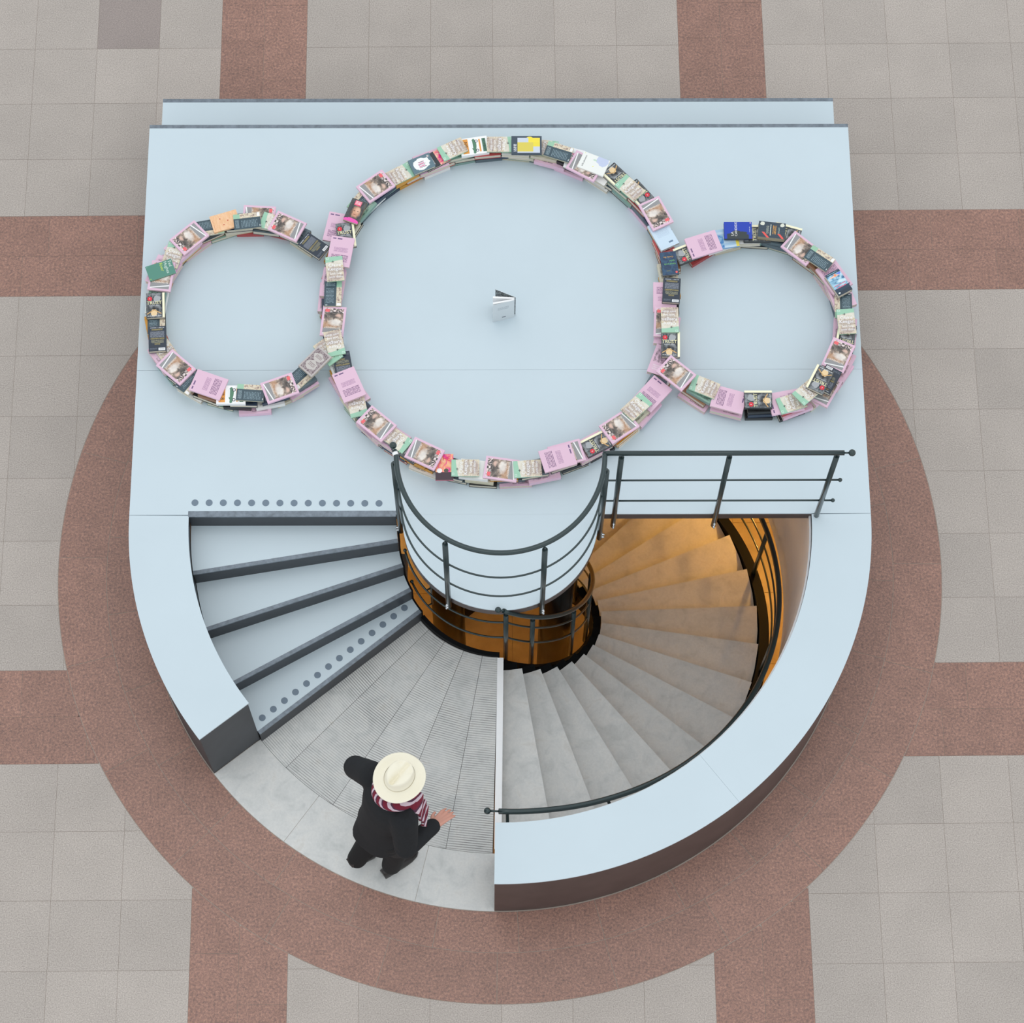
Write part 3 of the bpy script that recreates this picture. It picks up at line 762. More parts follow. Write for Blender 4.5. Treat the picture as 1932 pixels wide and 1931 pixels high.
bt('B', (0.105, 0.172, 0.024), (112, 92, 60), 1, (60, 62, 64), [('noise', (0, 0.12, 1, 1), 3, 1, [(0.35, (52, 56, 58)), (0.65, (92, 94, 94))]), ('soft', (0.58, 0.46, 0.30, 0.27), (214, 160, 130), 1.0), ('soft', (0.66, 0.56, 0.16, 0.14), (236, 192, 164), 0.8), ('soft', (0.68, 0.51, 0.07, 0.025), (96, 70, 58), 0.8), ('soft', (0.46, 0.50, 0.07, 0.025), (96, 70, 58), 0.8), ('soft', (0.54, 0.35, 0.12, 0.025), (150, 90, 80), 0.8), ('soft', (0.30, 0.36, 0.10, 0.2), (84, 66, 60), 0.7), ('blob', (0.5, 0.04, 0.5, 0.13), (240, 90, 180), 5), ('rect', (0.28, 0.74, 0.72, 0.95), (240, 92, 124)), ('lines', (0.32, 0.77, 0.68, 0.93), (250, 226, 230), 3)],
   (), 'grey and pink paperback with a portrait on its cover')
bt('O', (0.125, 0.185, 0.018), (226, 176, 130), -1, (240, 192, 148), [('noise', (0, 0, 1, 1), 3, 4, [(0.4, (238, 188, 142)), (0.6, (244, 200, 160))]), ('ellipse', (0.70, 0.66, 0.035, 0.025), (190, 70, 56)), ('ellipse', (0.50, 0.40, 0.035, 0.025), (190, 70, 56)), ('ellipse', (0.30, 0.58, 0.035, 0.025), (190, 70, 56)), ('lines', (0.1, 0.90, 0.7, 0.94), (220, 150, 104), 1)], (), 'plain peach-orange book with three small red dots')
bt('G', (0.12, 0.19, 0.026), (170, 164, 162), -1, (188, 180, 178), [('noise', (0.08, 0.05, 0.92, 0.95), 12, 1.4, [(0.42, (110, 92, 98)), (0.54, (180, 170, 170)), (0.66, (124, 106, 110))]), ('blob', (0.5, 0.68, 0.32, 0.16), (196, 190, 186), 5), ('blob', (0.5, 0.32, 0.32, 0.18), (196, 190, 186), 5), ('lines', (0.3, 0.25, 0.7, 0.4), (140, 122, 124), 3), ('lines', (0.3, 0.62, 0.7, 0.75), (140, 122, 124), 3)], (), 'grey book with an ornate engraved border')
bt('TR', (0.112, 0.18, 0.012), (70, 128, 112), -1, (84, 140, 124), [('ellipse', (0.9, 0.05, 0.03, 0.02), (190, 220, 90)), ('ellipse', (0.08, 0.05, 0.015, 0.01), (190, 220, 210))],
   [('Ted', -0.026, 0.062, 0.030, (214, 232, 224)), ('Hughes', -0.005, 0.034, 0.030, (214, 232, 224)), ('River', -0.018, 0.004, 0.030, (206, 226, 84))], 'plain sea-green paperback')
bt('LC', (0.125, 0.186, 0.024), (30, 36, 60), -1, (26, 62, 178), [('blob', (0.12, 0.52, 0.36, 0.42), (50, 60, 64), 4), ('rect', (0.0, 0.30, 0.30, 0.9), (50, 60, 64)), ('rect', (0.0, 0.9, 1, 1), (26, 62, 178)), ('rect', (0, 0, 1, 0.12), (26, 62, 178)), ('lines', (0.38, 0.06, 0.72, 0.09), (220, 226, 240), 1), ('ellipse', (0.94, 0.05, 0.035, 0.025), (240, 200, 210))],
   [('LA', -0.026, 0.030, 0.026, W0), ('CANDIDE', 0.008, 0.006, 0.024, W0)], 'royal blue and black book with bold white title')
bt('BL', (0.118, 0.18, 0.042), (150, 140, 116), -1, (58, 74, 88), [('vlines', (0, 0, 1, 1), (50, 64, 78), 9), ('lines', (0.25, 0.60, 0.75, 0.70), (170, 174, 160), 4), ('lines', (0.15, 0.5, 0.85, 0.56), (214, 222, 208), 1), ('lines', (0.25, 0.32, 0.8, 0.46), (220, 160, 74), 3), ('lines', (0.3, 0.2, 0.7, 0.26), (160, 180, 170), 2), ('diag', (0.0, 0.55, 0.34, 0.9), (236, 92, 84), (0.6, 0.62, 0.05)), ('diag', (0.0, 0.05, 0.3, 0.3), (236, 92, 84), (0.6, 0.06, 0.05)), ('blob', (0.86, 0.86, 0.12, 0.08), (222, 224, 210), 9), ('blob', (0.86, 0.12, 0.12, 0.08), (222, 224, 210), 9)],
   (), 'very thick dark book with gold and red markings')
bt('SP', (0.108, 0.172, 0.036), (150, 146, 138), 1, (44, 66, 88), [('noise', (0, 0.3, 1, 0.9), 2, 3, [(0.35, (60, 110, 150)), (0.5, (150, 196, 220)), (0.65, (210, 232, 242))]), ('ellipse', (0.5, 0.80, 0.34, 0.035), (250, 200, 176)), ('ellipse', (0.56, 0.83, 0.08, 0.06), (246, 150, 110)), ('ellipse', (0.84, 0.84, 0.12, 0.045), (110, 130, 226)), ('lines', (0.1, 0.93, 0.8, 0.965), (150, 206, 220), 1), ('lines', (0.12, 0.36, 0.9, 0.44), (206, 120, 150), 1), ('lines', (0.16, 0.24, 0.84, 0.33), (214, 110, 140), 1), ('rect', (0, 0, 1, 0.16), (40, 56, 72)), ('ellipse', (0.16, 0.10, 0.07, 0.03), (230, 240, 240))],
   (), 'thick blue paperback with a glowing sky cover')

text_cache = {}; text_mat = {}
def text_mesh(s, size, col):
    key = (s, size, col)
    if key not in text_cache:
        cu = bpy.data.curves.new('lettering', 'FONT')
        cu.body = s; cu.size = size; cu.align_x = 'CENTER'; cu.extrude = 0.00025; cu.resolution_u = 2
        t = bpy.data.objects.new('lettering', cu); COL.objects.link(t)
        bpy.context.view_layer.update()
        me = bpy.data.meshes.new_from_object(t)
        bpy.data.objects.remove(t, do_unlink=True)
        if col not in text_mat: text_mat[col] = plain('ink_%d_%d_%d' % col, col, 0.4)
        me.materials.clear(); me.materials.append(text_mat[col])
        text_cache[key] = me
    return text_cache[key]

def book_meshes(w, h, t, side, mats):
    bd = 0.0014 if t < 0.014 else 0.002
    bm = bmesh.new(); uvl = bm.loops.layers.uv.new('UVMap')
    add_box(bm, -w / 2, w / 2, -h / 2, h / 2, 0, bd)
    top = add_box(bm, -w / 2, w / 2, -h / 2, h / 2, t - bd, t)[1]
    top.material_index = 1
    xs_ = side * w / 2
    add_box(bm, min(xs_, xs_ - side * bd), max(xs_, xs_ - side * bd), -h / 2, h / 2, bd, t - bd)
    for f in bm.faces:
        for l in f.loops:
            l[uvl].uv = (l.vert.co.x / w + 0.5, l.vert.co.y / h + 0.5)
    cover = mesh_of('cover', bm, mats)
    bm = bmesh.new()
    x0, x1 = (-w / 2 + bd, w / 2 - 0.003) if side < 0 else (-w / 2 + 0.003, w / 2 - bd)
    add_box(bm, x0, x1, -h / 2 + 0.003, h / 2 - 0.003, bd, t - bd)
    return cover, mesh_of('page_block', bm, M['page'])

for k, d in BT.items():
    d['meshes'] = book_meshes(*d['size'], d['side'], [d['spine'], d['mat']])

def clock(dx, dy):
    m = (round((90 - math.degrees(math.atan2(dy, dx))) / 15) % 24)
    hr = (m // 2) or 12
    nm = ('twelve', 'one', 'two', 'three', 'four', 'five', 'six', 'seven', 'eight', 'nine', 'ten', 'eleven', 'twelve')[m // 2]
    return ('half past ' + nm) if m % 2 else (nm + " o'clock")
used_labels = {}
def uniq(lbl):
    n = used_labels.get(lbl, 0); used_labels[lbl] = n + 1
    return lbl if n == 0 else ('next', 'third', 'fourth', 'fifth')[min(n - 1, 3)] + ' ' + lbl

def place_book(d, x, y, z, ang_up, label, group, lettering=True):
    b = empty('book', (x, y, z), R(ang_up - 90))
    link('cover', d['meshes'][0], b); link('page_block', d['meshes'][1], b)
    if lettering:
        for s, tx, ty, size, col in d['text']:
            o = link('lettering', text_mesh(s, size, col), b); o.location = (tx, ty, d['size'][2] + 0.0003)
    tag(b, label, 'book', group)
    return b

TOP = {}
TOP['M'] = [
    ('KB', -0.928, 2.223, -126.3, 0), ('P', -0.834, 2.328, -143, 1), ('K', -0.671, 2.428, 29.5, 0),
    ('HL', -0.525, 2.494, 114.7, 1), ('QM', -0.432, 2.54, 29.9, 0), ('K', -0.317, 2.602, -153.4, 1),
    ('N', -0.171, 2.634, 8.9, 0), ('K', 0.007, 2.639, -0.1, 0), ('Y', 0.185, 2.622, -0.1, 1),
    ('K', 0.308, 2.63, -6.9, 0), ('KB', 0.402, 2.577, 160.8, 1), ('HL2', 0.508, 2.537, 74.1, 0),
    ('P', 0.581, 2.475, 149.9, 0), ('W', 0.637, 2.484, 156.4, 1), ('T', 0.795, 2.399, -47, 0),
    ('K', 0.881, 2.305, 134.7, 1), ('T', 0.937, 2.274, -51, 0), ('P', 1.05, 2.111, 116.2, 1),
    ('LB', 1.096, 1.965, 116.2, 0), ('CP', 1.129, 1.739, -83.4, 1), ('TB', 1.139, 1.541, 85.7, 2),
    ('PB', 1.096, 1.504, 88.5, 0), ('K', 1.12, 1.311, -89.7, 1), ('P', 1.095, 1.316, -93.3, 0),
    ('T', 1.121, 1.141, 88.5, 0), ('PB', 0.997, 0.809, -131.8, 0), ('K', 0.887, 0.7, 43.6, 2),
    ('P', 0.773, 0.567, 34.6, 1), ('T', 0.622, 0.455, -151.6, 0), ('PB', 0.371, 0.342, -163.6, 2),
    ('P', 0.429, 0.377, 15.9, 0), ('K', 0.176, 0.28, -175.9, 1), ('P', 0.006, 0.283, -8.7, 0),
    ('K', -0.226, 0.287, 179.8, 1), ('TH', -0.361, 0.298, 90.3, 0), ('P', -0.489, 0.379, 153.3, 1),
    ('T', -0.598, 0.419, 143.1, 0), ('K', -0.67, 0.482, -37.9, 1), ('P', -0.802, 0.584, -40.9, 2),
    ('K', -0.935, 0.744, -77.1, 0), ('PB', -0.986, 0.866, -66.9, 1), ('TB', -1.03, 1.016, -79.8, 0),
    ('K', -1.086, 1.16, -77, 1), ('P', -1.101, 1.334, -95.2, 0), ('KB', -1.106, 1.529, 89.4, 1),
    ('K', -1.094, 1.689, 95.7, 2), ('PB', -1.059, 1.823, -98.8, 1), ('PB', -1.087, 2.024, -101.5, 0),
    ('T', -1.026, 1.954, 97.3, 0), ('B', -0.967, 2.12, 69.1, 1),
]
TOP['L'] = [
    ('P', -2.074, 1.945, 42.5, 1), ('KB', -1.941, 2.03, 11.1, 0), ('O', -1.839, 2.068, -162.2, 1),
    ('KB', -1.69, 2.062, -172.6, 2), ('P', -1.615, 2.111, 176.5, 0), ('K', -1.511, 2.054, 161.2, 1),
    ('P', -1.421, 2.02, -26.2, 2), ('TB', -1.242, 1.885, 143.5, 1), ('K', -2.179, 1.825, 74.1, 0),
    ('TR', -2.253, 1.7, 20, 2), ('P', -2.248, 1.662, -96.5, 1), ('T', -2.275, 1.441, 93.5, 1),
    ('KB', -2.269, 1.339, 92.6, 0), ('TB', -2.252, 1.199, 93.5, 1), ('K', -2.202, 1.129, 124.3, 0),
    ('P', -2.122, 1, 138.5, 1), ('KB', -2.031, 0.912, 53.8, 0), ('PB', -1.902, 0.868, -20.4, 1),
    ('N2', -1.755, 0.803, -0.1, 0), ('KB', -1.628, 0.811, 176.1, 1), ('P', -1.436, 0.837, -159, 1),
    ('KB', -1.294, 0.95, 45.1, 0), ('G', -1.209, 1.017, 47.7, 1), ('K', -1.128, 1.106, -51.8, 0),
]
TOP['R'] = [
    ('T', 1.262, 1.83, -156.2, 0), ('PB', 1.362, 1.879, 18.5, 1), ('LB2', 1.497, 1.936, 8.7, 0),
    ('LC', 1.595, 1.979, 179.9, 1), ('T', 1.726, 1.97, 179.9, 0), ('BL', 1.819, 1.971, 173.2, 1),
    ('T', 1.927, 1.97, 163.1, 0), ('P', 2.009, 1.849, 138.9, 1), ('KB', 2.13, 1.767, 142.9, 2),
    ('PB', 2.225, 1.646, 121.2, 1), ('SP', 2.248, 1.586, 119.6, 2), ('KB', 2.279, 1.442, -91.1, 0),
    ('K', 2.288, 1.314, 93.4, 1), ('T', 2.279, 1.197, -102, 0), ('P', 2.222, 1.068, -114.6, 1),
    ('T', 2.083, 0.864, -117.6, 2), ('TB', 2.141, 0.883, -120.1, 1), ('P', 2.122, 0.838, -120.2, 0),
    ('K', 1.902, 0.738, -162, 1), ('PB', 1.866, 0.749, 10.6, 0), ('K', 2.005, 0.793, -138.9, 1),
    ('T', 1.684, 0.755, 179.9, 1), ('PB', 1.494, 0.766, 163.5, 0), ('K', 1.337, 0.854, 155.9, 1),
    ('P', 1.15, 0.927, -41.2, 2),
]
RINGS = {'M': (0.0108, 1.467, 1.174, 'large ring'), 'L': (-1.6656, 1.4462, 0.633, 'left ring'), 'R': (1.6744, 1.3447, 0.630, 'right ring')}
LAYER = [0.0, 0.036, 0.078]; STACK = 0.116

def ring_radius(ring):
    """smooth radius of the book wall from the books that lie on top of it"""
    cx, cy, r0, _ = RINGS[ring]
    pts = [(math.atan2(b[2] - cy, b[1] - cx), math.hypot(b[1] - cx, b[2] - cy)) for b in TOP[ring]]
    def f(a):
        sw = sr = 1e-6
        sr *= r0
        for t, r in pts:
            d = (a - t + PI) % (2 * PI) - PI
            w = math.exp(-(d / 0.28) ** 2); sw += w; sr += w * r
        return sr / sw
    return f

# kinds for the lower layers: (name, spine colour, cover colour, size)
LOW = [('pink', PINK, PINK, (0.152, 0.212)), ('pink', PINK, PINK, (0.152, 0.212)), ('black', (38, 40, 42), (44, 46, 48), (0.118, 0.18)), ('cream', (206, 200, 176), (212, 206, 186), (0.122, 0.185)),
       ('ochre', (206, 148, 52), (206, 148, 52), (0.12, 0.182)), ('white', (232, 232, 230), (236, 236, 234), (0.13, 0.19)), ('grey-green', (128, 158, 150), (140, 176, 160), (0.115, 0.178)), ('navy', (44, 58, 78), (44, 58, 78), (0.118, 0.18)),
       ('brown', (150, 108, 80), (158, 116, 88), (0.12, 0.184)), ('slate', (88, 104, 112), (96, 112, 120), (0.118, 0.18)), ('red', (176, 70, 72), (182, 78, 78), (0.12, 0.18))]
low_cache = {}
def low_type(i, layer, flip):
    nm, sc, cc, (w, h) = LOW[i]
    key = (i, layer, flip)
    if key not in low_cache:
        t = (LAYER + [STACK])[layer + 1] - LAYER[layer] - 0.0008
        if ('s', i) not in low_cache:
            low_cache[('s', i)] = plain('spine_low_%d' % i, sc, 0.45)
            low_cache[('c', i)] = print_mat('print_low_%d' % i, cc, [('noise', (0.1, 0.1, 0.9, 0.6), 6, 1, [(0.35, tuple(int(v * 0.6) for v in cc)), (0.6, cc)]), ('lines', (0.15, 0.66, 0.85, 0.86), tuple(min(255, int(v * 0.5 + 120)) for v in cc), 3)])
        low_cache[key] = dict(size=(w, h, t), meshes=book_meshes(w, h, t, -1 if flip else 1, [low_cache[('s', i)], low_cache[('c', i)]]), text=())
    return low_cache[key]
def corners(x, y, ang, w, h, s):
    c, n = math.cos(R(ang - 90)), math.sin(R(ang - 90))
    return [(x + (px * c - py * n) * s, y + (px * n + py * c) * s) for px, py in ((-w / 2, -h / 2), (w / 2, -h / 2), (w / 2, h / 2), (-w / 2, h / 2))]
def overlap(A, B):
    for P_, Q_ in ((A, B), (B, A)):
        for i in range(4):
            ex, ey = P_[(i + 1) % 4][0] - P_[i][0], P_[(i + 1) % 4][1] - P_[i][1]
            nx, ny = -ey, ex
            a = [p[0] * nx + p[1] * ny for p in P_]; b = [p[0] * nx + p[1] * ny for p in Q_]
            if max(a) <= min(b) or max(b) <= min(a): return False
    return True
rnd = random.Random(21)
for ring in 'MLR':
    cx, cy, r0, rn = RINGS[ring]
    fr = ring_radius(ring)
    fm = ring_radius('M')
    for layer in range(3):
        a = rnd.uniform(0, 0.3); a_end = a + 2 * PI
        prev_c = first_c = None; push = 0.0
        while True:
            push = 0.0; i = rnd.randrange(len(LOW)); w, h = LOW[i][3]
            if ring == 'M': step = h * 1.045
            else: step = h * 1.09
            r = fr(a)
            da = step / r
            if a + da > a_end + 0.02: break
            tilt = rnd.uniform(-2.0, 2.0) + (180 if rnd.random() < 0.5 else 0); jit = rnd.uniform(-0.010, 0.010)
            while True:                                   # slide on until it clears the book before it
                am = a + da / 2 + push
                r = fr(am) + jit + (2 - layer) * 0.004
                x, y = cx + r * math.cos(am), cy + r * math.sin(am)
                up_a = math.degrees(am) + 90 + tilt
                cs = corners(x, y, up_a, w, h, 1.0)
                if prev_c is None or not overlap(cs, prev_c): break
                push += 0.004
            a += da + push
            if first_c is not None and overlap(cs, first_c) and a > a_end - 1.0: break
            prev_c = cs
            if first_c is None: first_c = cs
            if ring != 'M':
                mx, my = RINGS['M'][:2]
                if math.hypot(x - mx, y - my) < fm(math.atan2(y - my, x - mx)) + 0.20: continue
            flip = rnd.random() < 0.5
            d = low_type(i, layer, flip)
            lbl = uniq('%s book in the %s layer of the %s, %s' % (LOW[i][0], ('bottom', 'second', 'third')[layer], rn, clock(math.cos(am), math.sin(am))))
            place_book(d, x, y, H + LAYER[layer] + 0.0004, up_a, lbl, 'stacked books of the ' + rn)

# the books lying on top, each resting on whatever is already under it
laid = []
for lv in (0, 1, 2):
    for ring in 'MLR':
        cx, cy, r0, rn = RINGS[ring]
        for (ty, x, y, ang, l) in TOP[ring]:
            if l != lv: continue
            d = BT[ty]; w, h, t = d['size']
            cs = corners(x, y, ang, w, h, 0.995)
            z = H + STACK
            for oc, oz in laid:
                if oz > z and overlap(cs, oc): z = oz
            z += 0.0004
            laid.append((cs, z + t))
            lbl = uniq('%s atop the %s, %s' % (d['desc'], rn, clock(x - cx, y - cy)))
            place_book(d, x, y, z, ang, lbl, 'top books of the ' + rn)

# the open white book standing alone in the middle
wb = tag(empty('open_book', (0.096, 1.425, H)), 'open white book standing upright alone inside the large ring', 'book')
mw = plain('white_cover', (214, 222, 226), 0.4)
mink = print_mat('inside_print', (52, 50, 58), [('noise', (0, 0, 1, 1), 14, 1, [(0.42, (30, 28, 38)), (0.6, (150, 160, 160))])])
mback = print_mat('white_back', (214, 222, 226), [('lines', (0.22, 0.60, 0.74, 0.76), (176, 186, 192), 4), ('rect', (0.42, 0.14, 0.60, 0.19), (92, 98, 112))])
def leaf(name, a, t0, t1, hgt, mats, wid=0.146, uvface=None):
    """upright leaf hinged on the spine, fanning to the left at angle a"""
    bm = bmesh.new(); uvl = bm.loops.layers.uv.new('UVMap')
    fs = add_box(bm, -wid, 0, t0, t1, 0, hgt)
    for f in fs:
        for l in f.loops: l[uvl].uv = (l.vert.co.x / wid + 1, l.vert.co.z / hgt)
    if uvface is not None: fs[uvface].material_index = 1
    o = obj(name, bm, mats, wb); o.rotation_euler = (0, 0, R(a)); return o
leaf('back_cover', 15, -0.0015, 0.0, 0.262, [mw, mback], uvface=2)
leaf('page_block', 11, 0.0, 0.012, 0.256, M['white'], 0.142)
leaf('page_block', -3, 0.0105, 0.0225, 0.256, M['white'], 0.142)
leaf('front_cover', -24, 0.020, 0.0215, 0.262, [mw, mink], uvface=2)
bm = bmesh.new(); add_box(bm, -0.001, 0.0012, -0.001, 0.026, 0, 0.262); obj('spine', bm, mw, wb)

# ================================================================== person in a dark coat and cream hat
def fused(name, bm, mat, parent, voxel, smooth=4):
    o = obj(name, bm, mat, parent)
    rm = o.modifiers.new('fuse', 'REMESH'); rm.mode = 'VOXEL'; rm.voxel_size = voxel; rm.use_smooth_shade = True
    sm = o.modifiers.new('relax', 'SMOOTH'); sm.iterations = smooth; sm.factor = 0.5
    return o
def limb(bm, pts, rads, seg=14):
    add_tube(bm, pts, rads, seg)
    for p, r in zip(pts, rads): add_ball(bm, p, r, 14)
def bez(pts, n):
    out = []
    for i in range(len(pts) - 1):
        for k in range(n):
            t = k / n; out.append(tuple(pts[i][j] * (1 - t) + pts[i + 1][j] * t for j in range(len(pts[0]))))
    out.append(tuple(pts[-1])); return out

skin = plain('skin', (206, 150, 132), 0.5)
coat_m = plain('black_wool_coat', (15, 18, 23), 0.85, var=0.2, scale=40)
trouser_m = plain('black_trousers', (13, 14, 17), 0.85)
shoe_m = plain('dark_leather_shoe', (44, 40, 40), 0.35)
hat_m = plain('cream_hat_felt', (240, 234, 214), 0.75, var=0.02)
band_m = plain('hat_band', (226, 218, 196), 0.6)
hair_m = plain('grey_hair', (120, 112, 104), 0.8)

PX, PY, FACE = -0.735, -2.035, R(36)
# local frame: x forward, y to the person's left
bm = bmesh.new()
head = (0.165, 0.0, 1.605)
sho_r, elb_r, wr_r = (0.075, -0.175, 1.405), (0.010, -0.250, 1.135), (0.225, -0.222, 1.035)
sho_l, elb_l, wr_l = (0.075, 0.185, 1.405), (0.045, 0.330, 1.165), (0.120, 0.300, 0.940)
ft_r, ft_l = (-0.025, -0.080, 0.10), (-0.185, 0.075, 0.150)
limb(bm, [(0.0, 0, 0.93), (0.03, 0, 1.10), (0.075, 0, 1.28), (0.095, 0, 1.40)], [0.105, 0.10, 0.112, 0.09])
limb(bm, [(0.10, 0, 1.42), (0.145, 0, 1.56)], [0.062, 0.056])
add_ball(bm, head, 0.1, 18, (1.0, 0.78, 1.16))
add_ball(bm, (0.19, 0, 1.565), 0.06, 14, (1.0, 0.85, 0.8))                         # jaw
add_ball(bm, (0.268, 0, 1.607), 0.017, 10, (1.0, 0.8, 1.5))                        # nose
for s in (-1, 1): add_ball(bm, (0.155, s * 0.08, 1.61), 0.026, 10, (0.8, 0.35, 1.2))  # ears
for a, b, c in ((sho_r, elb_r, wr_r), (sho_l, elb_l, wr_l)):
    limb(bm, [a, b, c], [0.052, 0.042, 0.030])
for hip, knee, ft in (((0.0, -0.085, 0.90), (0.04, -0.085, 0.50), ft_r), ((0.0, 0.085, 0.90), (0.0, 0.082, 0.52), ft_l)):
    limb(bm, [hip, knee, ft], [0.075, 0.05, 0.036])
# hands: palm, four fingers, thumb
def hand(bm, wrist, fwd, side, down):
    w, f, s, d = (Vector(v) for v in (wrist, fwd, side, down))
    f.normalize(); s.normalize(); d.normalize()
    palm = w + f * 0.045
    for k in range(4):
        q = w + f * 0.02 + s * (0.012 * (k - 1.5)); e = w + f * 0.085 + s * (0.0205 * (k - 1.5))
        limb(bm, [q, e], [0.017, 0.0125], 10)
    for k, ln in enumerate((0.062, 0.074, 0.079, 0.070)):
        k2 = 3 - k
        b0 = w + f * 0.085 + s * (0.0215 * (k2 - 1.5))
        b1 = b0 + f * ln * 0.48 + d * 0.006 + s * (0.004 * (k2 - 1.5))
        b2 = b1 + f * ln * 0.30 + d * 0.014
        b3 = b2 + f * ln * 0.20 + d * 0.015
        limb(bm, [b0, b1, b2, b3], [0.0105, 0.0095, 0.0085, 0.0075], 10)
    t0 = w + f * 0.03 - s * 0.028; t1 = t0 + f * 0.030 - s * 0.028 + d * 0.006; t2 = t1 + f * 0.030 - s * 0.008 + d * 0.006
    limb(bm, [t0, t1, t2], [0.0145, 0.0115, 0.0095], 10)
fr_ = Vector(wr_r) - Vector(elb_r)
hand(bm, wr_r, (fr_.x, fr_.y, -0.03), (0.30, -0.85, 0.20), (0.0, 0.0, -1.0))
fl_ = Vector(wr_l) - Vector(elb_l)
hand(bm, wr_l, fl_, (-0.5, 0.3, 0.0), (0.3, -0.9, 0.0))
person = fused('person', bm, skin, None, 0.0055, 3)
person.location = (PX, PY, 0); person.rotation_euler = (0, 0, FACE)
tag(person, 'person in a black coat, burgundy scarf and cream brimmed hat walking across the landing', 'person')
for s in (-1, 1):
    bm = bmesh.new(); add_ball(bm, (0.247, s * 0.032, 1.63), 0.011, 12); o = obj('eye', bm, plain('eye', (70, 58, 52), 0.2), person)
bm = bmesh.new(); add_ball(bm, (0.243, 0, 1.557), 0.02, 12, (0.5, 1.1, 0.25)); obj('mouth', bm, plain('lips', (160, 84, 80), 0.5), person)
bm = bmesh.new(); add_ball(bm, (0.145, 0, 1.612), 0.100, 18, (0.92, 0.84, 0.98)); tag(obj('hair', bm, hair_m, person), 'short grey hair')

# coat: lofted body, flaring hem, sleeves, collar
bm = bmesh.new()
prof = [  # z, forward centre, half-depth, half-width
    (0.76, 0.000, 0.165, 0.185), (0.82, 0.003, 0.160, 0.180), (0.92, 0.008, 0.150, 0.172), (1.02, 0.02, 0.142, 0.165), (1.14, 0.042, 0.14, 0.168),
    (1.26, 0.065, 0.142, 0.185), (1.36, 0.08, 0.132, 0.195), (1.43, 0.088, 0.108, 0.168), (1.475, 0.098, 0.078, 0.10), (1.50, 0.104, 0.066, 0.078)]
rings = []
for z, cf, rd, rw in prof:
    ring = []
    for k in range(40):
        a = 2 * PI * k / 40
        flare = 1 + (0.05 * math.sin(5 * a + 0.6) + 0.04 * math.sin(3 * a)) * max(0, (0.95 - z) / 0.25)
        tail = -0.03 * max(0, (0.9 - z) / 0.2) * max(0, -math.cos(a))
        ring.append(bm.verts.new((cf + rd * math.cos(a) * flare + tail, rw * math.sin(a) * flare, z)))
    rings.append(ring)
for p, q in zip(rings, rings[1:]):
    for k in range(40): bm.faces.new((p[k], p[(k + 1) % 40], q[(k + 1) % 40], q[k]))
bm.faces.new(rings[0][::-1]); bm.faces.new(rings[-1])
for a, b, c in ((sho_r, elb_r, wr_r), (sho_l, elb_l, wr_l)):
    a2 = (a[0], a[1] * 0.9, a[2])
    limb(bm, bez([a2, b, c], 4), [0.088, 0.085, 0.081, 0.077, 0.074, 0.068, 0.062, 0.056, 0.052], 16)
fused('coat', bm, coat_m, person, 0.011, 5)
bm = bmesh.new()
for hip, knee, ft, lift in (((-0.005, -0.082, 0.86), (0.04, -0.084, 0.50), ft_r, 0), ((-0.005, 0.082, 0.86), (0.0, 0.080, 0.52), ft_l, 0)):
    limb(bm, bez([hip, knee, ft], 4), [0.105, 0.10, 0.094, 0.088, 0.082, 0.078, 0.073, 0.069, 0.066], 16)
fused('trousers', bm, trouser_m, person, 0.010, 4)
def shoe(ft, pitch):
    bm = bmesh.new()
    sec = [(-0.085, 0.034, 0.062), (-0.05, 0.038, 0.075), (0.0, 0.040, 0.072), (0.06, 0.045, 0.052), (0.12, 0.044, 0.040), (0.165, 0.034, 0.030), (0.187, 0.016, 0.020)]
    rr = []
    for x, hw, ht in sec:
        rr.append([bm.verts.new((x, hw * math.cos(a), max(0.0, ht * math.sin(a)) if math.sin(a) > 0 else 0.0)) for a in [PI * j / 10 for j in range(11)]])
    for p, q in zip(rr, rr[1:]):
        for j in range(10):
            f = bm.faces.new((p[j], p[j + 1], q[j + 1], q[j])); f.smooth = True
        bm.faces.new((p[0], q[0], q[-1], p[-1]))
    bm.faces.new(rr[0]); bm.faces.new(rr[-1][::-1])
    o = obj('shoe', bm, shoe_m, person)
    o.rotation_euler = (0, pitch, 0)
    return o
s = shoe(ft_r, 0.0); s.location = (ft_r[0] + 0.01, ft_r[1], 0.0)
s = shoe(ft_l, R(38)); s.location = (ft_l[0] + 0.005, ft_l[1], 0.118)

# scarf: burgundy with pale stripes, wrapped round the neck with one end hanging forward
def scarf_mat():
    m, nt, b = new_mat('striped_scarf')
    tc = nt.nodes.new('ShaderNodeTexCoord'); s_ = nt.nodes.new('ShaderNodeSeparateXYZ'); nt.links.new(tc.outputs['Object'], s_.inputs[0])
    an = mathn(nt, 'ARCTAN2', s_.outputs[1], mathn(nt, 'SUBTRACT', s_.outputs[0], 0.13))
    fr1 = mathn(nt, 'FRACT', mathn(nt, 'MULTIPLY', mathn(nt, 'ADD', an, mathn(nt, 'MULTIPLY', s_.outputs[2], 9.0)), 1.9))
    c = mixc(nt, mathn(nt, 'GREATER_THAN', fr1, 0.66), lin((116, 26, 48)), lin((206, 186, 196)))
    c = mixc(nt, mathn(nt, 'LESS_THAN', fr1, 0.16), c, lin((78, 40, 64)))
    nt.links.new(c, b.inputs['Base Color']); b.inputs['Roughness'].default_value = 0.9
    return m
bm = bmesh.new()
loop = []
for k in range(28):
    a = 2 * PI * k / 28
    loop.append((0.125 + 0.102 * math.cos(a), 0.100 * math.sin(a), 1.475 + 0.02 * math.sin(2 * a) - 0.03 * math.cos(a)))
add_tube(bm, loop, 0.042, 12, closed=True)
sc = obj('scarf', bm, scarf_mat(), person)
bm = bmesh.new()
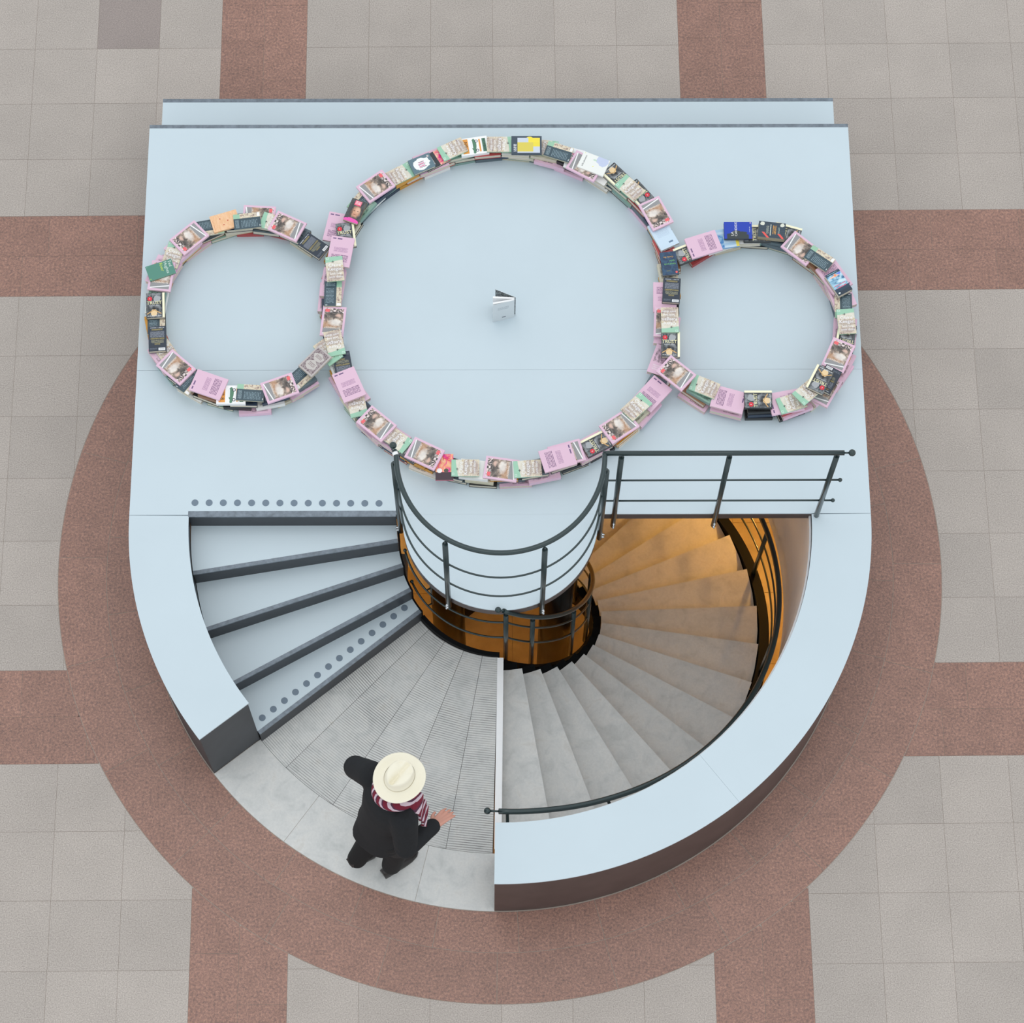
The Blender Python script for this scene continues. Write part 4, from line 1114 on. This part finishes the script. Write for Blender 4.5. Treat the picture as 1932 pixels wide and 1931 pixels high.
pts = [(0.165, -0.075, 1.475), (0.185, -0.125, 1.45), (0.195, -0.155, 1.37), (0.20, -0.165, 1.26), (0.205, -0.17, 1.17)]
prev = None
for i, p in enumerate(bez(pts, 3)):
    wv = 0.008 * math.sin(i * 1.7)
    row = [bm.verts.new((p[0] + dx + wv, p[1] + dy, p[2])) for dx, dy in ((-0.045, -0.05), (0.045, 0.05), (0.057, 0.04), (-0.033, -0.06))]
    if prev:
        for j in range(4): bm.faces.new((prev[j], prev[(j + 1) % 4], row[(j + 1) % 4], row[j]))
    else: bm.faces.new(row)
    prev = row
bm.faces.new(prev[::-1])
o = obj('scarf_end', bm, sc.data.materials[0], person)

# hat: oval brim with rolled edge, crown pinched along the top
bm = bmesh.new()
NA = 56
def hat_ring(rx, ry, zf):
    return [bm.verts.new((rx * math.cos(2 * PI * k / NA), ry * math.sin(2 * PI * k / NA), zf(2 * PI * k / NA) if callable(zf) else zf)) for k in range(NA)]
roll = lambda a: 0.018 * abs(math.sin(a)) - 0.012 * max(0, math.cos(a))
rows = [hat_ring(0.100, 0.085, -0.004), hat_ring(0.130, 0.118, lambda a: -0.004 + roll(a) * 0.35), hat_ring(0.164, 0.152, lambda a: -0.003 + roll(a)), hat_ring(0.166, 0.154, lambda a: 0.002 + roll(a)), hat_ring(0.132, 0.120, lambda a: 0.003 + roll(a) * 0.35), hat_ring(0.104, 0.089, 0.006)]
def crown(t):
    # t 0..1 from the band to the rim of the crown
    return hat_ring(0.100 - 0.012 * t, 0.086 - 0.014 * t, 0.006 + 0.098 * t)
rows += [crown(0.35), crown(0.7), crown(0.93)]
def dent(a, rr):
    x = math.cos(a) * rr; y = math.sin(a) * rr
    crease = 0.050 * math.exp(-(y / 0.26) ** 2) * (0.75 + 0.25 * max(0, -x))
    pinch = 0.028 * math.exp(-(((x - 0.62) / 0.30) ** 2 + ((abs(y) - 0.55) / 0.22) ** 2))
    return crease + pinch
for s_ in (0.92, 0.75, 0.55, 0.35, 0.15):
    rows.append([bm.verts.new((0.088 * s_ * math.cos(2 * PI * k / NA), 0.072 * s_ * math.sin(2 * PI * k / NA), 0.112 - dent(2 * PI * k / NA, s_))) for k in range(NA)])
for p, q in zip(rows, rows[1:]):
    for k in range(NA):
        f = bm.faces.new((p[k], p[(k + 1) % NA], q[(k + 1) % NA], q[k])); f.smooth = True
bm.faces.new(rows[-1])
hat = tag(obj('hat', bm, hat_m, person), 'cream brimmed hat with a creased crown')
hat.location = (0.165, 0, 1.665); hat.rotation_euler = (0, R(4), R(14))
sd = hat.modifiers.new('round', 'SUBSURF'); sd.levels = 1; sd.render_levels = 1
bm = bmesh.new()
pts = [(0.1025 * math.cos(2 * PI * k / 40), 0.0885 * math.sin(2 * PI * k / 40)) for k in range(40)]
for k in range(40):
    a, b = pts[k], pts[(k + 1) % 40]
    bm.faces.new([bm.verts.new((x * s2, y * s2, z)) for (x, y), z, s2 in ((a, 0.006, 1), (b, 0.006, 1), (b, 0.032, 0.975), (a, 0.032, 0.975))])
bmesh.ops.remove_doubles(bm, verts=bm.verts[:], dist=1e-5)
tag(obj('hat_band', bm, band_m, hat), 'cream hat band')
